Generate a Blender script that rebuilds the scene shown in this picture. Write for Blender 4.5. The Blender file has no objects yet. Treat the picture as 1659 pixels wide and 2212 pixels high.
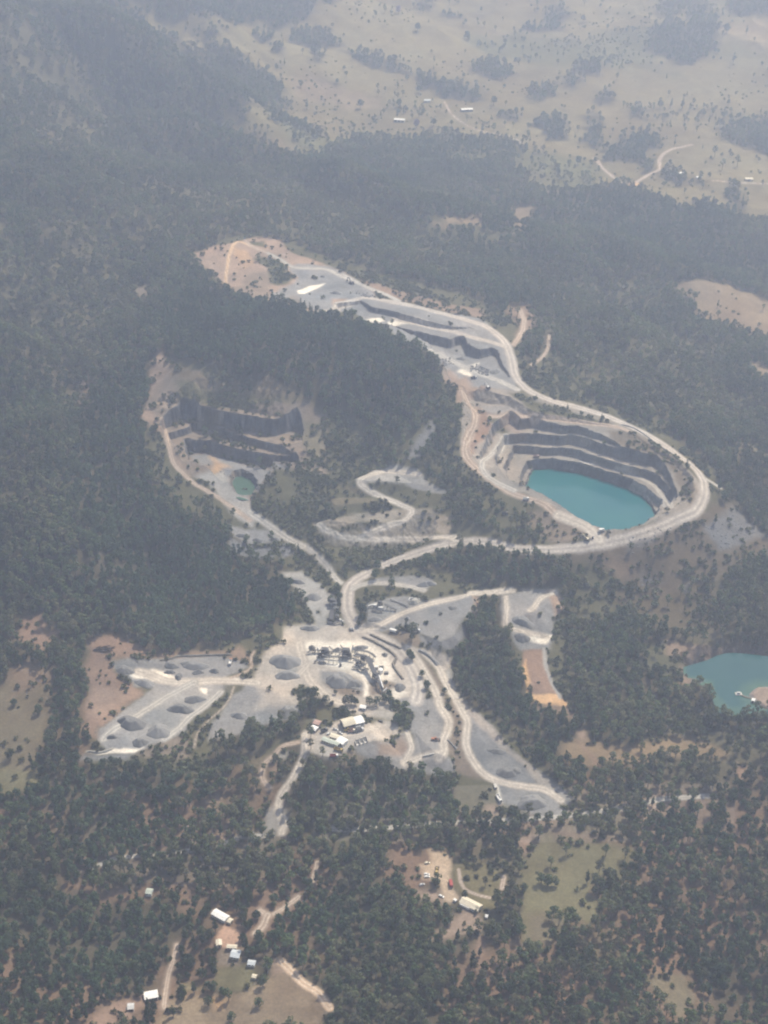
import bpy, bmesh, math, random
import numpy as np
from mathutils import Vector, Matrix
random.seed(7)
rng = np.random.default_rng(11)
R = math.radians
C = bpy.context.scene.collection
# ------------------------------------------------------------------ camera
CAM_H, DEPR, VFOV = 850.0, R(32), R(38)
FPX = 1106 / math.tan(VFOV / 2)
SD, CD = math.sin(DEPR), math.cos(DEPR)

def rays(u, v):
    """directions through survey coordinates (photo measured 1659 x 2212)"""
    px = (np.asarray(u, float) - 829.5) / FPX
    py = (1106 - np.asarray(v, float)) / FPX
    return np.stack([px, CD + py * SD, -SD + py * CD], -1)

def at_level(u, v, z):
    d = rays(u, v)
    t = (np.asarray(z, float) - CAM_H) / d[..., 2]
    return d[..., 0] * t, d[..., 1] * t

def project(x, y, z):
    dz = z - CAM_H
    depth = y * CD - dz * SD
    up = y * SD + dz * CD
    return 829.5 + FPX * x / depth, 1106 - FPX * up / depth, depth

# tracing sheets: measured on enlarged crops, offset and divisor bring them to survey coordinates
SHEET = {'1': (0, 0, 2), '2': (829.5, 0, 2), '3': (0, 553, 2), '4': (829.5, 553, 2), '5': (0, 1106, 2), '6': (829.5, 1106, 2),
         '7': (0, 1659, 2), '8': (829.5, 1659, 2), 'A': (622.1, 1336.4, 6), 'B': (622.1, 1520.7, 6), 'C': (691.2, 1244.2, 4),
         'D': (414.7, 1935.5, 6), 'E': (898.6, 1820.3, 6), 'F': (1244.2, 1091.4, 4), 'G': (1106, 1364.3, 3), 'H': (138.2, 1843.3, 3),
         'J': (654.9, 994.4, 4), 'K': (291.1, 764.0, 4), 'L': (691.2, 594.2, 4), 'M': (994.4, 848.9, 3), 'N': (394.1, 497.2, 4),
         'O': (848.9, 1515.9, 4), 'Q': (169.8, 1364.3, 4), 'R': (545.7, 1576.5, 4), 'U': (0, 0, 1)}

def pts(sheet, s):
    ox, oy, k = SHEET[sheet]
    return np.array([[ox + float(a) / k, oy + float(b) / k] for a, b in (p.split(',') for p in s.split())])

# ------------------------------------------------------------------ noise
def _hash(ix, iy, seed):
    h = (ix.astype(np.int64) * 374761393 + iy.astype(np.int64) * 668265263 + seed * 974634777) & 0x7fffffff
    h = ((h ^ (h >> 13)) * 1274126177) & 0x7fffffff
    return ((h ^ (h >> 16)) & 0xffff) / 65535.0

def vnoise(x, y, seed=0):
    ix, iy = np.floor(x), np.floor(y)
    fx, fy = x - ix, y - iy
    fx = fx * fx * (3 - 2 * fx); fy = fy * fy * (3 - 2 * fy)
    a = _hash(ix, iy, seed); b = _hash(ix + 1, iy, seed)
    c = _hash(ix, iy + 1, seed); d = _hash(ix + 1, iy + 1, seed)
    return (a * (1 - fx) + b * fx) * (1 - fy) + (c * (1 - fx) + d * fx) * fy

def fbm(x, y, size, octaves=4, seed=0):
    s, a, tot = 0, 1.0, 0
    for o in range(octaves):
        k = 2 ** o / size
        s = s + a * (vnoise(x * k + 17.3 * o, y * k - 9.1 * o, seed + o) - .5)
        tot += a; a *= .55
    return s / tot * 2      # about -1..1

def smooth(e0, e1, x):
    t = np.clip((x - e0) / (e1 - e0), 0, 1)
    return t * t * (3 - 2 * t)

def inside(px, py, poly):
    r = np.zeros(px.shape, bool)
    n = len(poly)
    for i in range(n):
        x0, y0 = poly[i]; x1, y1 = poly[(i + 1) % n]
        if y0 == y1: continue
        c = ((y0 > py) != (y1 > py)) & (px < (x1 - x0) * (py - y0) / (y1 - y0) + x0)
        r ^= c
    return r

def seg_dist(px, py, line, closed=False):
    best = np.full(px.shape, 1e9); n = len(line)
    for i in range(n if closed else n - 1):
        x0, y0 = line[i]; x1, y1 = line[(i + 1) % n]
        dx, dy = x1 - x0, y1 - y0
        L = dx * dx + dy * dy + 1e-9
        t = np.clip(((px - x0) * dx + (py - y0) * dy) / L, 0, 1)
        best = np.minimum(best, np.hypot(px - x0 - t * dx, py - y0 - t * dy))
    return best

def spline(p, n=6):
    """Catmull-Rom through the points"""
    p = np.asarray(p, float)
    if len(p) < 3: return p
    q = np.vstack([2 * p[0] - p[1], p, 2 * p[-1] - p[-2]])
    out = []
    for i in range(1, len(q) - 2):
        for t in np.linspace(0, 1, n, endpoint=False):
            a, b, c, d = q[i - 1], q[i], q[i + 1], q[i + 2]
            out.append(.5 * (2 * b + (c - a) * t + (2 * a - 5 * b + 4 * c - d) * t * t + (3 * b - a - 3 * c + d) * t ** 3))
    out.append(q[-2])
    return np.array(out)

# ------------------------------------------------------------------ the land: surveyed heights
HT = """0,1000,70 0,800,100 0,600,130 0,300,190 0,0,260 0,1300,22 300,300,150 300,600,112 300,800,88 300,1000,56 300,1200,30 400,1300,16
150,1150,48 150,450,155 550,545,116 420,550,118 640,620,108 500,600,114 600,420,112 800,430,86 1000,560,86 640,330,90 650,250,52 850,300,38 1000,250,42 1200,330,28
1400,380,20 1650,380,20 1650,250,25 1100,100,58 1300,150,48 1500,60,80 1659,60,90 900,60,78 700,80,85 500,60,140 450,180,130
900,560,96 1100,600,80 1300,700,60 1500,800,44 1650,900,34 1550,640,14 1650,720,10 1250,480,42 1500,540,26 1650,560,20
775,640,106 900,660,100 1000,680,94 1094,745,84 1112,810,76 1160,855,70 1260,885,62 1360,920,57 1440,975,54 1495,1010,51 1525,1060,48
1490,1105,46 1390,1150,43 1280,1180,40 1180,1190,36 1050,1173,30 950,1180,24 850,1212,17 780,1240,13 757,1290,10 765,1345,6
700,700,122 850,730,112 950,800,93 980,870,79 600,800,113 700,850,94 850,900,76 750,950,58 900,1000,56 1000,1000,58 1000,1100,42
1100,1110,43 1200,1145,41 850,1030,44 780,1060,38 880,1110,34 700,1130,28 800,1165,25 800,1200,15 970,1160,26
330,850,82 320,920,70 390,1010,50 450,1050,40 520,1060,35 550,1110,29 620,1150,22 700,1200,14 740,1250,10 640,1040,46 600,1080,40
450,790,110 600,830,105 700,890,74 340,780,100 700,1370,5 600,1440,2 850,1450,4 760,1440,4 500,1480,0 300,1460,3 250,1600,-2 200,1400,12
450,1395,5 560,1370,8 760,1580,2 700,1630,0 660,1570,1 850,1660,-16 950,1600,-9 960,1480,-2 930,1340,15 850,1310,13 1000,1300,16 900,1380,13
950,1440,-1 1150,1300,9 1140,1390,1 1150,1480,-4 1200,1530,-10 1080,1600,-12 1130,1700,-20 1230,1730,-22 1250,1650,-17 1400,1650,-14
1500,1418,-9 1560,1402,-9 1600,1396,-8 1655,1402,-7 1600,1375,-3 1480,1540,-9 1400,1250,10 1500,1200,20 1600,1200,12 1600,1080,26 1400,1200,28 1300,1250,18 1250,1300,10 1350,1400,-2
600,1780,-24 1000,1780,-25 1650,1780,-24 0,1780,-16 50,1550,-4 0,1420,8 800,2000,-28 0,2000,-26 1600,2000,-30 800,2200,-28 0,2200,-25
1650,2200,-28 400,1700,-12 -500,1000,120 -500,300,280 -500,1600,0 -500,2200,-25 2150,300,40 2150,1000,26 2150,1600,-22 2150,2200,-28 1900,-60,95"""
hp = np.array([[float(a) for a in p.split(',')] for p in HT.split()])
hx, hy = at_level(hp[:, 0], hp[:, 1], hp[:, 2])
hz = hp[:, 2]
far = np.array([[-4000, 6000, 260], [-1500, 6500, 200], [500, 6500, 110], [3500, 6500, 140], [-6000, 3000, 300], [6000, 3000, 60], [0, 12000, 120],
                [-9000, 12000, 200], [9000, 12000, 120], [0, 250, -28], [-900, 250, -25], [900, 250, -28], [-5000, 300, 0], [5000, 300, -20]], float)
hx = np.append(hx, far[:, 0]); hy = np.append(hy, far[:, 1]); hz = np.append(hz, far[:, 2])
S = 1000.0
def _tps(r2): return np.where(r2 > 1e-12, .5 * r2 * np.log(np.maximum(r2, 1e-12)), 0)
A = np.stack([np.ones_like(hx), hx / S, hy / S], 1)
Km = _tps(((hx[:, None] - hx) ** 2 + (hy[:, None] - hy) ** 2) / S ** 2) + 2e-4 * np.eye(len(hx))
M_ = np.block([[Km, A], [A.T, np.zeros((3, 3))]])
W_ = np.linalg.solve(M_, np.append(hz, [0, 0, 0]))

def base_height(x, y):
    z = W_[-3] + W_[-2] * x / S + W_[-1] * y / S
    for a, b, w in zip(hx, hy, W_):
        z = z + w * _tps(((x - a) ** 2 + (y - b) ** 2) / S ** 2)
    return z

# ------------------------------------------------------------------ one sheet of ground, finer where the quarry is
vs = np.concatenate([np.arange(2450, 1200, -2.0), np.arange(1200, 560, -1.0), np.arange(560, -230, -2.0)])
GY = 850 / np.tan(DEPR + np.arctan((vs - 1106) / FPX))
GY = np.concatenate([[60, 200, 320, 420, 490], GY[GY > 520], [GY[-1] * 1.1, GY[-1] * 1.3, GY[-1] * 1.7, GY[-1] * 2.4, GY[-1] * 3.2]])
hw = .275
t_ = np.linspace(-1.3, 1.3, 1150)
t_ = np.concatenate([[-9, -5, -3, -2, -1.6, -1.4], t_, [1.4, 1.6, 2, 3, 5, 9]])
WID = hw * (GY + 250)
NX, NY = len(t_), len(GY)
X = WID[:, None] * t_[None, :]
Y = np.repeat(GY[:, None], NX, 1)
Z = base_height(X.ravel(), Y.ravel()).reshape(X.shape)
Z = np.clip(Z, -60, 420)

def sample(F, x, y):
    """bilinear look-up of a field on the ground grid"""
    x = np.asarray(x, float); y = np.asarray(y, float)
    j = np.clip(np.searchsorted(GY, y) - 1, 0, NY - 2)
    fy = np.clip((y - GY[j]) / (GY[j + 1] - GY[j]), 0, 1)
    tt = x / (hw * (np.maximum(y, 1) + 250))
    i = np.clip(np.searchsorted(t_, tt) - 1, 0, NX - 2)
    fx = np.clip((tt - t_[i]) / (t_[i + 1] - t_[i]), 0, 1)
    return (F[j, i] * (1 - fx) + F[j, i + 1] * fx) * (1 - fy) + (F[j + 1, i] * (1 - fx) + F[j + 1, i + 1] * fx) * fy

def on_ground(uv):
    """where the sight line of each traced point first meets the land -> x, y, z"""
    uv = np.asarray(uv, float).reshape(-1, 2)
    d = rays(uv[:, 0], uv[:, 1])
    t0 = (CAM_H - 420) / -d[:, 2]; t1 = np.minimum((CAM_H + 60) / np.maximum(-d[:, 2], 1e-3), 9000.)
    hit = t1.copy(); found = np.zeros(len(uv), bool); prev = t0.copy()
    for k in range(1, 261):
        t = t0 + (t1 - t0) * k / 260
        below = (CAM_H + d[:, 2] * t) < sample(Z, d[:, 0] * t, d[:, 1] * t)
        new = below & ~found
        if new.any():
            a, b = prev[new].copy(), t[new].copy(); dn = d[new]
            for _ in range(12):
                m = (a + b) / 2
                bl = (CAM_H + dn[:, 2] * m) < sample(Z, dn[:, 0] * m, dn[:, 1] * m)
                b = np.where(bl, m, b); a = np.where(bl, a, m)
            hit[new] = b; found |= new
        prev = t
    p = d * hit[:, None]
    return np.stack([p[:, 0], p[:, 1], CAM_H + p[:, 2]], 1)

def window(poly, pad):
    y0, y1 = poly[:, 1].min() - pad, poly[:, 1].max() + pad
    x0, x1 = poly[:, 0].min() - pad, poly[:, 0].max() + pad
    j0, j1 = max(0, np.searchsorted(GY, y0) - 1), min(NY, np.searchsorted(GY, y1) + 1)
    w = WID[j0:j1]
    if j1 <= j0: return None
    lo = min(x0 / w.min(), x0 / w.max()); hi = max(x1 / w.min(), x1 / w.max())
    i0, i1 = max(0, np.searchsorted(t_, lo) - 1), min(NX, np.searchsorted(t_, hi) + 1)
    if i1 <= i0: return None
    return slice(j0, j1), slice(i0, i1)

# relief of the wooded slopes, fading out where the quarry has been worked
worked = pts('U', "300,760 420,720 500,650 400,550 530,505 640,530 800,590 1000,640 1100,690 1130,800 1280,860 1420,920 1540,1010 1560,1100 1420,1190 1250,1220 1230,1300 1220,1560 1250,1740 1050,1760 850,1690 650,1690 560,1600 200,1650 180,1400 560,1370 620,1230 400,1050 310,950")
wp = np.stack(at_level(worked[:, 0], worked[:, 1], 40), 1)
inw = inside(X, Y, wp); sd = seg_dist(X, Y, wp, True)
rough = smooth(-10, 160, np.where(inw, -sd, sd))
hill = smooth(40, 140, Z)
rid = 1 - np.abs(fbm(X + .35 * Y, Y * .9, 300, 4, 3)) * 2.2
Z = Z + rough * (2.5 * fbm(X, Y, 140, 4, 5) + hill * (40 * (rid - .55)) * smooth(500, 1500, Y) + 1.5 * fbm(X, Y, 45, 3, 8))
valley = smooth(2300, 2800, Y)
Z = Z + valley * rough * 24 * fbm(X, Y, 360, 4, 21)
Z = Z + (1 - rough) * .35 * fbm(X, Y, 30, 3, 9)
WORK = 1 - rough
def crease(s, dz, width):
    '''a traced spur (dz > 0) or gully (dz < 0) in the wooded hills'''
    global Z
    g = spline(on_ground(spline(pts('U', s), 4))[:, :2], 2); w = window(g, width * 2.6)
    if w is None: return
    d = seg_dist(X[w] + 14 * fbm(X[w], Y[w], 90, 3, 171), Y[w] + 14 * fbm(X[w], Y[w], 90, 3, 173), g)
    Z[w] = Z[w] + 1.45 * dz * np.exp(-(d / width) ** 2) * smooth(.25, .8, rough[w])
for s_, dz_, w_ in [("0,185 110,215 210,262 300,300 400,335 480,350 560,372 650,400 760,440 850,500", 30, 75), ("200,185 260,235 330,275 420,302 500,318 600,340", -30, 60), ("230,105 330,160 430,215 520,250", 26, 75), ("330,135 420,190 480,235 560,285", -24, 60),
                    ("-40,360 60,402 130,440 200,500 260,580", -26, 60), ("-40,410 60,440 140,500 180,600 200,700", 20, 60), ("0,60 150,90 260,140", 24, 80), ("0,120 120,150 220,190", -22, 60), ("560,480 700,520 850,560 980,600", 14, 60), ("480,470 620,540 800,570", -8, 50),
                    ("0,640 100,690 180,760 200,860", -20, 50), ("0,760 80,830 130,930 120,1030", 18, 55), ("200,800 230,900 260,1000 330,1100 420,1200", -16, 50), ("0,1000 90,1060 170,1150 250,1280", 12, 55), ("100,1000 220,1100 320,1220 380,1350", -12, 45),
                    ("1050,440 1200,470 1400,500 1550,560", -14, 70), ("1000,480 1150,540 1350,570 1500,620", 16, 70), ("1150,640 1300,700 1450,800", 12, 60), ("1200,620 1400,680 1560,790 1620,900", -14, 55), ("1250,1420 1350,1480 1450,1560", -8, 45), ("1250,1850 1400,1900 1500,2000 1600,2150", -9, 45), ("60,1750 250,1780 420,1850", -8, 45), ("200,2000 330,2080 420,2180", -7, 40)]: crease(s_, dz_, w_)
SOFT = np.zeros_like(Z)      # earth batters, grown over
FM = np.zeros_like(Z)      # rock faces left by digging

def cut(sheet, s, z, k=3.2, pad=60, rag=1.1, seen_at=None):
    """dig down to level z inside the traced outline, with a rock face of slope k round it"""
    global Z
    p = pts(sheet, s); zz = np.full(len(p), z, float) if np.isscalar(z) else np.asarray(z, float)
    x, y = at_level(p[:, 0], p[:, 1], zz if seen_at is None else seen_at)
    poly = np.stack([x, y], 1)
    w = window(poly, pad)
    x_, y_ = X[w], Y[w]
    wx = x_ + rag * (1.1 * fbm(x_, y_, 26, 3, 31) + 1.3 * fbm(x_, y_, 5, 2, 33)); wy = y_ + rag * (1.1 * fbm(x_, y_, 26, 3, 37) + 1.3 * fbm(x_, y_, 5, 2, 39))
    d = np.where(inside(wx, wy, poly), 0, seg_dist(wx, wy, poly, True))
    if np.isscalar(z): lev = z
    else:
        c, *_ = np.linalg.lstsq(np.stack([np.ones_like(x), x, y], 1), zz, rcond=None)
        lev = c[0] + c[1] * x_ + c[2] * y_
    h = lev + k * d + .25 * fbm(x_, y_, 9, 3, 41) + np.minimum(d, 4) * 1.5 * min(1, k / 3.2) * fbm(x_, y_, 6, 3, 43)
    zz0 = Z[w]
    m = h < zz0
    Z[w] = np.where(m, h, zz0)
    FM[w] = np.where(m, smooth(.2, 1.2, d) * (1. if k > 1.6 else 0.), FM[w]); SOFT[w] = np.where(m, smooth(.2, 1.2, d) * (k <= 1.6), SOFT[w])
    return poly

def fill(sheet, s, z, k=.7, pad=60, rag=1.5, rgh=.3):
    """tip material up to level z inside the outline; the batter falls away at slope k"""
    global Z
    p = pts(sheet, s); zz = np.full(len(p), z, float) if np.isscalar(z) else np.asarray(z, float)
    x, y = at_level(p[:, 0], p[:, 1], zz)
    poly = np.stack([x, y], 1)
    w = window(poly, pad)
    x_, y_ = X[w], Y[w]
    wx = x_ + rag * fbm(x_, y_, 11, 3, 51); wy = y_ + rag * fbm(x_, y_, 11, 3, 53)
    d = np.where(inside(wx, wy, poly), 0, seg_dist(wx, wy, poly, True))
    if np.isscalar(z): lev = z
    else:
        c, *_ = np.linalg.lstsq(np.stack([np.ones_like(x), x, y], 1), zz, rcond=None)
        lev = c[0] + c[1] * x_ + c[2] * y_
    h = lev - k * d + rgh * fbm(x_, y_, 8, 3, 57)
    Z[w] = np.maximum(Z[w], h)
    return poly

# upper quarry (two faces below the haul road and the shot-rock floor)
cut('L', "150,300 350,255 430,320 640,362 840,410 1000,450 1160,470 1290,452 1420,500 1560,590 1500,640 1250,600 900,520 650,440 380,420 200,380", [104, 103, 102, 100, 98, 96, 94, 93, 91, 88, 87, 90, 95, 99, 102, 104])
cut('L', "560,500 640,520 820,562 1000,600 1130,630 1220,600 1260,690 1380,716 1480,690 1520,700 1560,800 1640,900 1560,930 1440,960 1300,1010 1150,960 1060,800 960,690 820,640 640,560", [89, 88, 86, 84, 83, 82, 81, 80, 79, 78, 76, 73, 73, 75, 77, 79, 82, 84, 86, 89])
# left quarry, five benches
cut('K', "150,190 330,180 480,255 620,310 760,345 860,350 1100,380 1350,420 1430,480 1420,700 1300,900 900,900 300,700 120,420", 99, .85)
cut('K', "90,430 230,410 400,440 520,455 620,430 950,490 1180,540 1400,565 1470,560 1500,620 1440,760 1400,900 900,900 300,760 110,560", 79, .95)
cut('K', "150,665 240,610 330,565 420,530 480,540 500,580 420,640 260,710", 70, 3)
cut('K', "250,660 420,560 530,575 660,610 860,655 1010,670 1200,705 1320,680 1400,650 1450,700 1450,800 1440,900 1400,940 900,900 300,800", 61, 5)
cut('K', "310,745 490,690 500,660 640,660 800,730 1000,790 1270,855 1380,890 1440,945 1480,985 1300,1040 900,1000 420,930 330,800", 53, 5)
cut('K', "455,830 510,850 640,845 700,870 850,915 1000,945 1180,972 1340,985 1380,980 1400,1010 1180,1010 1120,1100 1040,1180 880,1180 640,1040 500,1000 470,930", 40, 4.5)
cut('K', "1490,720 1540,750 1610,745 1620,800 1560,850 1490,800", 62, 4.5)
cut('K', "880,1085 930,1075 1000,1110 1040,1190 1000,1240 900,1230 850,1150", 31, 2.2, 30)
# the deep pit with the lake
NEAR = " 1330,770 1200,850 1080,888 940,905 800,840 640,748 460,668"
cut('M', "90,60 190,75 300,80 460,150 560,165 800,195 1000,222 1090,250 1180,330 1290,400 1400,470 1470,560 1480,640 1430,700" + NEAR + " 300,600 130,470 60,330", [66, 66, 66, 65, 64, 61, 58, 56, 54, 53, 51, 50, 49, 48, 46, 44, 43, 42, 44, 47, 52, 54, 58, 63], 1.0)
cut('M', "230,250 330,190 380,235 470,222 640,262 760,262 900,300 990,340 1070,385 1160,400 1270,440 1340,520 1420,590 1425,690" + NEAR + " 230,570 130,450", 52, 4)
cut('M', "280,330 400,318 480,322 640,335 720,328 820,352 900,385 1030,425 1160,458 1260,470 1340,560 1400,690" + NEAR + " 300,600 230,480", 41.5, 5)
cut('M', "350,385 440,388 560,405 650,400 720,405 840,450 1000,498 1120,530 1230,555 1310,620 1375,710" + NEAR + " 340,640 290,530", 33, 5)
cut('M', "440,485 520,478 600,482 720,490 800,520 900,555 1060,600 1180,655 1290,735 1290,760 1200,830 1080,880 930,900 800,835 640,745 520,690 420,640 390,600", 24.5, 5)
cut('M', "490,508 600,505 760,530 900,570 1050,622 1165,676 1220,745 1240,785 1235,840 1100,950 930,975 800,915 640,815 520,735 450,690 440,620", 10, 3.2, seen_at=21.5)
# haul-road edge stays up where the lake is nearest
# crusher and yard terraces, tips
fill('C', "420,250 560,190 760,180 900,230 1160,180 1300,160 1330,220 1310,300 1240,370 1190,440 1160,510 1050,562 940,520 830,490 700,440 560,450 400,400", [14, 15, 15, 16, 17, 18, 18, 17, 16.5, 16, 15.5, 15, 14, 13, 12, 11, 11], .75)
fill('R', "600,0 760,-60 1000,-60 1050,60 1060,90 860,150 680,240 560,215 460,180 440,60", 2, .62)
fill('O', "300,0 470,120 480,300 440,460 330,420 180,240 150,100", [-4, -5, -7, -9, -9, -6, -4], .5)
fill('J', "470,160 620,85 800,45 930,65 1020,110 1080,190 880,195 700,175 560,175", 46, .55)
fill('J', "230,340 400,320 620,330 720,365 460,370 280,385", 38, .5)
fill('J', "160,530 420,470 740,425 930,420 1100,430 1300,500 1180,530 1030,560 760,590 600,640 500,650 330,640 240,600", 31.5, .55)
fill('J', "560,650 800,672 1180,655 1300,660 1290,690 1100,690 800,700 570,690", 26.5, .6)
cut('J', "150,740 330,760 620,765 900,745 1000,730 720,860 300,860", 15, .7)
fill('6', "520,370 600,335 690,345 740,345 720,380 650,430 600,440 550,470 530,480", 14, .5)
cut('G', "1135,230 1240,205 1310,180 1400,160 1500,165 1700,200 1900,240 1900,470 1400,520 1330,430 1320,370 1250,340 1150,330", -22, 1.4)
fill('G', "1560,400 1600,365 1680,365 1900,380 1900,500 1640,480 1580,440", -10.3, .5)
GRADY = np.gradient(Z, axis=0) / np.gradient(Y, axis=0)
GRADX = np.gradient(Z, axis=1) / np.gradient(X, axis=1)
SLOPE = np.hypot(GRADX, GRADY)
# ------------------------------------------------------------------ ground cover: real albedos, laid by outline on the land
PAL = dict(floor=(.075, .066, .044), scrub=(.094, .09, .054), pasture=(.165, .138, .076), green=(.145, .132, .076), olive=(.14, .118, .078),
           gravel=(.212, .21, .208), gravel_dark=(.17, .172, .175), gravel_pale=(.29, .28, .262), dust=(.39, .35, .305), cream=(.70, .64, .55),
           road=(.325, .295, .27), red=(.225, .155, .115), redpale=(.275, .205, .158), clay=(.45, .29, .155), brown=(.18, .148, .116), dry=(.205, .158, .108),
           pit=(.25, .225, .195), rock=(.115, .117, .125), redrock=(.21, .155, .115), rubble=(.16, .163, .17), redfloor=(.165, .112, .078))
CLS = ['hillside', 'pasture', 'quarry_ground', 'haul_road', 'dirt_track']
COL = np.empty(Z.shape + (3,)); COL[:] = PAL['floor']
KIND = np.zeros(Z.shape, np.int8)
TREE = np.ones(Z.shape); BUSH = np.full(Z.shape, .25); FACE = np.zeros(Z.shape); RUB = np.zeros(Z.shape)
PX, PY, _ = project(X, Y, Z)
fl = smooth(-.3, .35, fbm(X, Y, 90, 4, 71)) * smooth(1250, 850, Y)
COL = COL * (1 - fl[..., None]) + np.array(PAL['redfloor']) * fl[..., None]
STAND_SHADE = .6 * fbm(X, Y, 170, 3, 141) + .6 * fbm(X, Y, 62, 3, 143)     # closed dark forest in the hollows, open gum bush between, plus painted relief shading
def slope_tone(s, v, fe=22, wa=26):  # tree tone stands in for sunlit and shaded hillsides as well as forest type
    g = on_ground(pts('U', s))[:, :2]; w = window(g, fe + wa + 5)
    if w is None: return
    x, y = X[w], Y[w]; wx = x + wa * fbm(x, y, 60, 4, 161); wy = y + wa * fbm(x, y, 60, 4, 163)
    d = seg_dist(wx, wy, g, True); d = np.where(inside(wx, wy, g), d, -d)
    STAND_SHADE[w] += v * smooth(-fe, fe, d)
for s in ["360,700 560,665 700,690 860,740 950,800 930,880 840,930 650,860 420,790", "180,860 250,780 330,700 350,760 310,900 330,1000 250,980", "150,960 300,1000 380,1100 500,1180 620,1260 650,1330 560,1370 400,1400 250,1340 200,1200",
          "980,1480 990,1350 1040,1290 1090,1380 1150,1480 1240,1560 1260,1700 1130,1600", "900,1230 1000,1180 1180,1200 1260,1240 1200,1280 950,1260", "0,420 120,520 60,560", "215,190 280,240 350,280 425,300 500,320 450,280 350,240", "415,190 475,210 575,250 500,240",
          "1050,420 1240,430 1450,460 1600,520 1659,600 1480,570 1250,500 1050,470", "1250,1900 1400,1750 1659,1650 1659,2212 1200,2212 1330,2050", "0,1640 400,1640 500,1700 300,1800 0,1780", "0,1960 450,1980 440,2100 150,2180 0,2212", "620,1650 1050,1680 1060,1760 640,1770"]: slope_tone(s, .45)
for s in ["1100,560 1400,600 1560,760 1640,900 1500,900 1300,820 1150,700", "0,60 300,250 600,380 800,450 1050,580 900,560 600,480 300,420 0,250", "0,560 250,560 330,650 200,800 0,760", "0,1000 120,1050 200,1250 60,1330 0,1300", "600,440 900,470 1000,600 800,580 600,520",
          "1240,1470 1500,1490 1600,1600 1250,1560", "300,1800 620,1800 600,1950 300,1900", "650,1790 1150,1800 1130,1900 700,1900"]: slope_tone(s, -.4)
op = smooth(-.05, .5, -STAND_SHADE)[..., None] * .8
COL = COL * (1 - op) + np.array([.098, .09, .056]) * op

def _lay(w, m, col, cls, tree, bush, face=None, rub=None):
    c = np.array(PAL[col] if isinstance(col, str) else col)
    COL[w] = COL[w] * (1 - m[..., None]) + c * m[..., None]
    h = m > .5
    if cls is not None: KIND[w] = np.where(h, CLS.index(cls), KIND[w])
    if tree is not None: TREE[w] = TREE[w] * (1 - m) + tree * m
    if bush is not None: BUSH[w] = BUSH[w] * (1 - m) + bush * m
    if face is not None: FACE[w] = FACE[w] * (1 - m) + face * m
    if rub is not None: RUB[w] = np.maximum(RUB[w], rub * m)

def paint(sheet, s, col, cls='quarry_ground', tree=0, bush=0, feather=3., warp=4., face=None, rub=None, alpha=1.):
    g = on_ground(pts(sheet, s))[:, :2]
    w = window(g, feather + warp + 4)
    if w is None: return
    x, y = X[w], Y[w]
    wx = x + warp * fbm(x, y, 22, 4, 61); wy = y + warp * fbm(x, y, 22, 4, 67)
    d = seg_dist(wx, wy, g, True)
    d = np.where(inside(wx, wy, g), d, -d)
    _lay(w, smooth(-feather, feather, d) * alpha, col, cls, tree, bush, face, rub)

ROADS = []
def road(sheet, s, width, col='road', cls='haul_road', feather=.8, margin=2.5, verge='dust', wander=.8, clear=0., dust=.3):
    g = spline(on_ground(spline(pts(sheet, s), 5))[:, :2], 2)
    ROADS.append((g, width, cls))
    w = window(g, width + margin + 6)
    if w is None: return
    x, y = X[w], Y[w]
    d = seg_dist(x + wander * fbm(x, y, 16, 3, 81), y + wander * fbm(x, y, 16, 3, 83), g)
    hwd = width / 2
    if verge: _lay(w, smooth(hwd + margin, hwd, d) * dust, verge, None, None, None)
    mt = smooth(hwd + margin + 3, hwd + margin, d)
    TREE[w] = TREE[w] * (1 - mt) + clear * mt
    BUSH[w] = BUSH[w] * (1 - smooth(hwd + 3, hwd + 1, d))
    m = smooth(hwd + feather, hwd - feather, d)
    _lay(w, m, col, cls, None, None, 0)
    # wheel tracks worn paler, crown of loose dust between
    c = np.array(PAL['cream'])
    tr = (smooth(.17, .05, np.abs(d / width - .22)) * .38 + .0) * m
    COL[w] = COL[w] * (1 - tr[..., None]) + c * tr[..., None]

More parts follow.
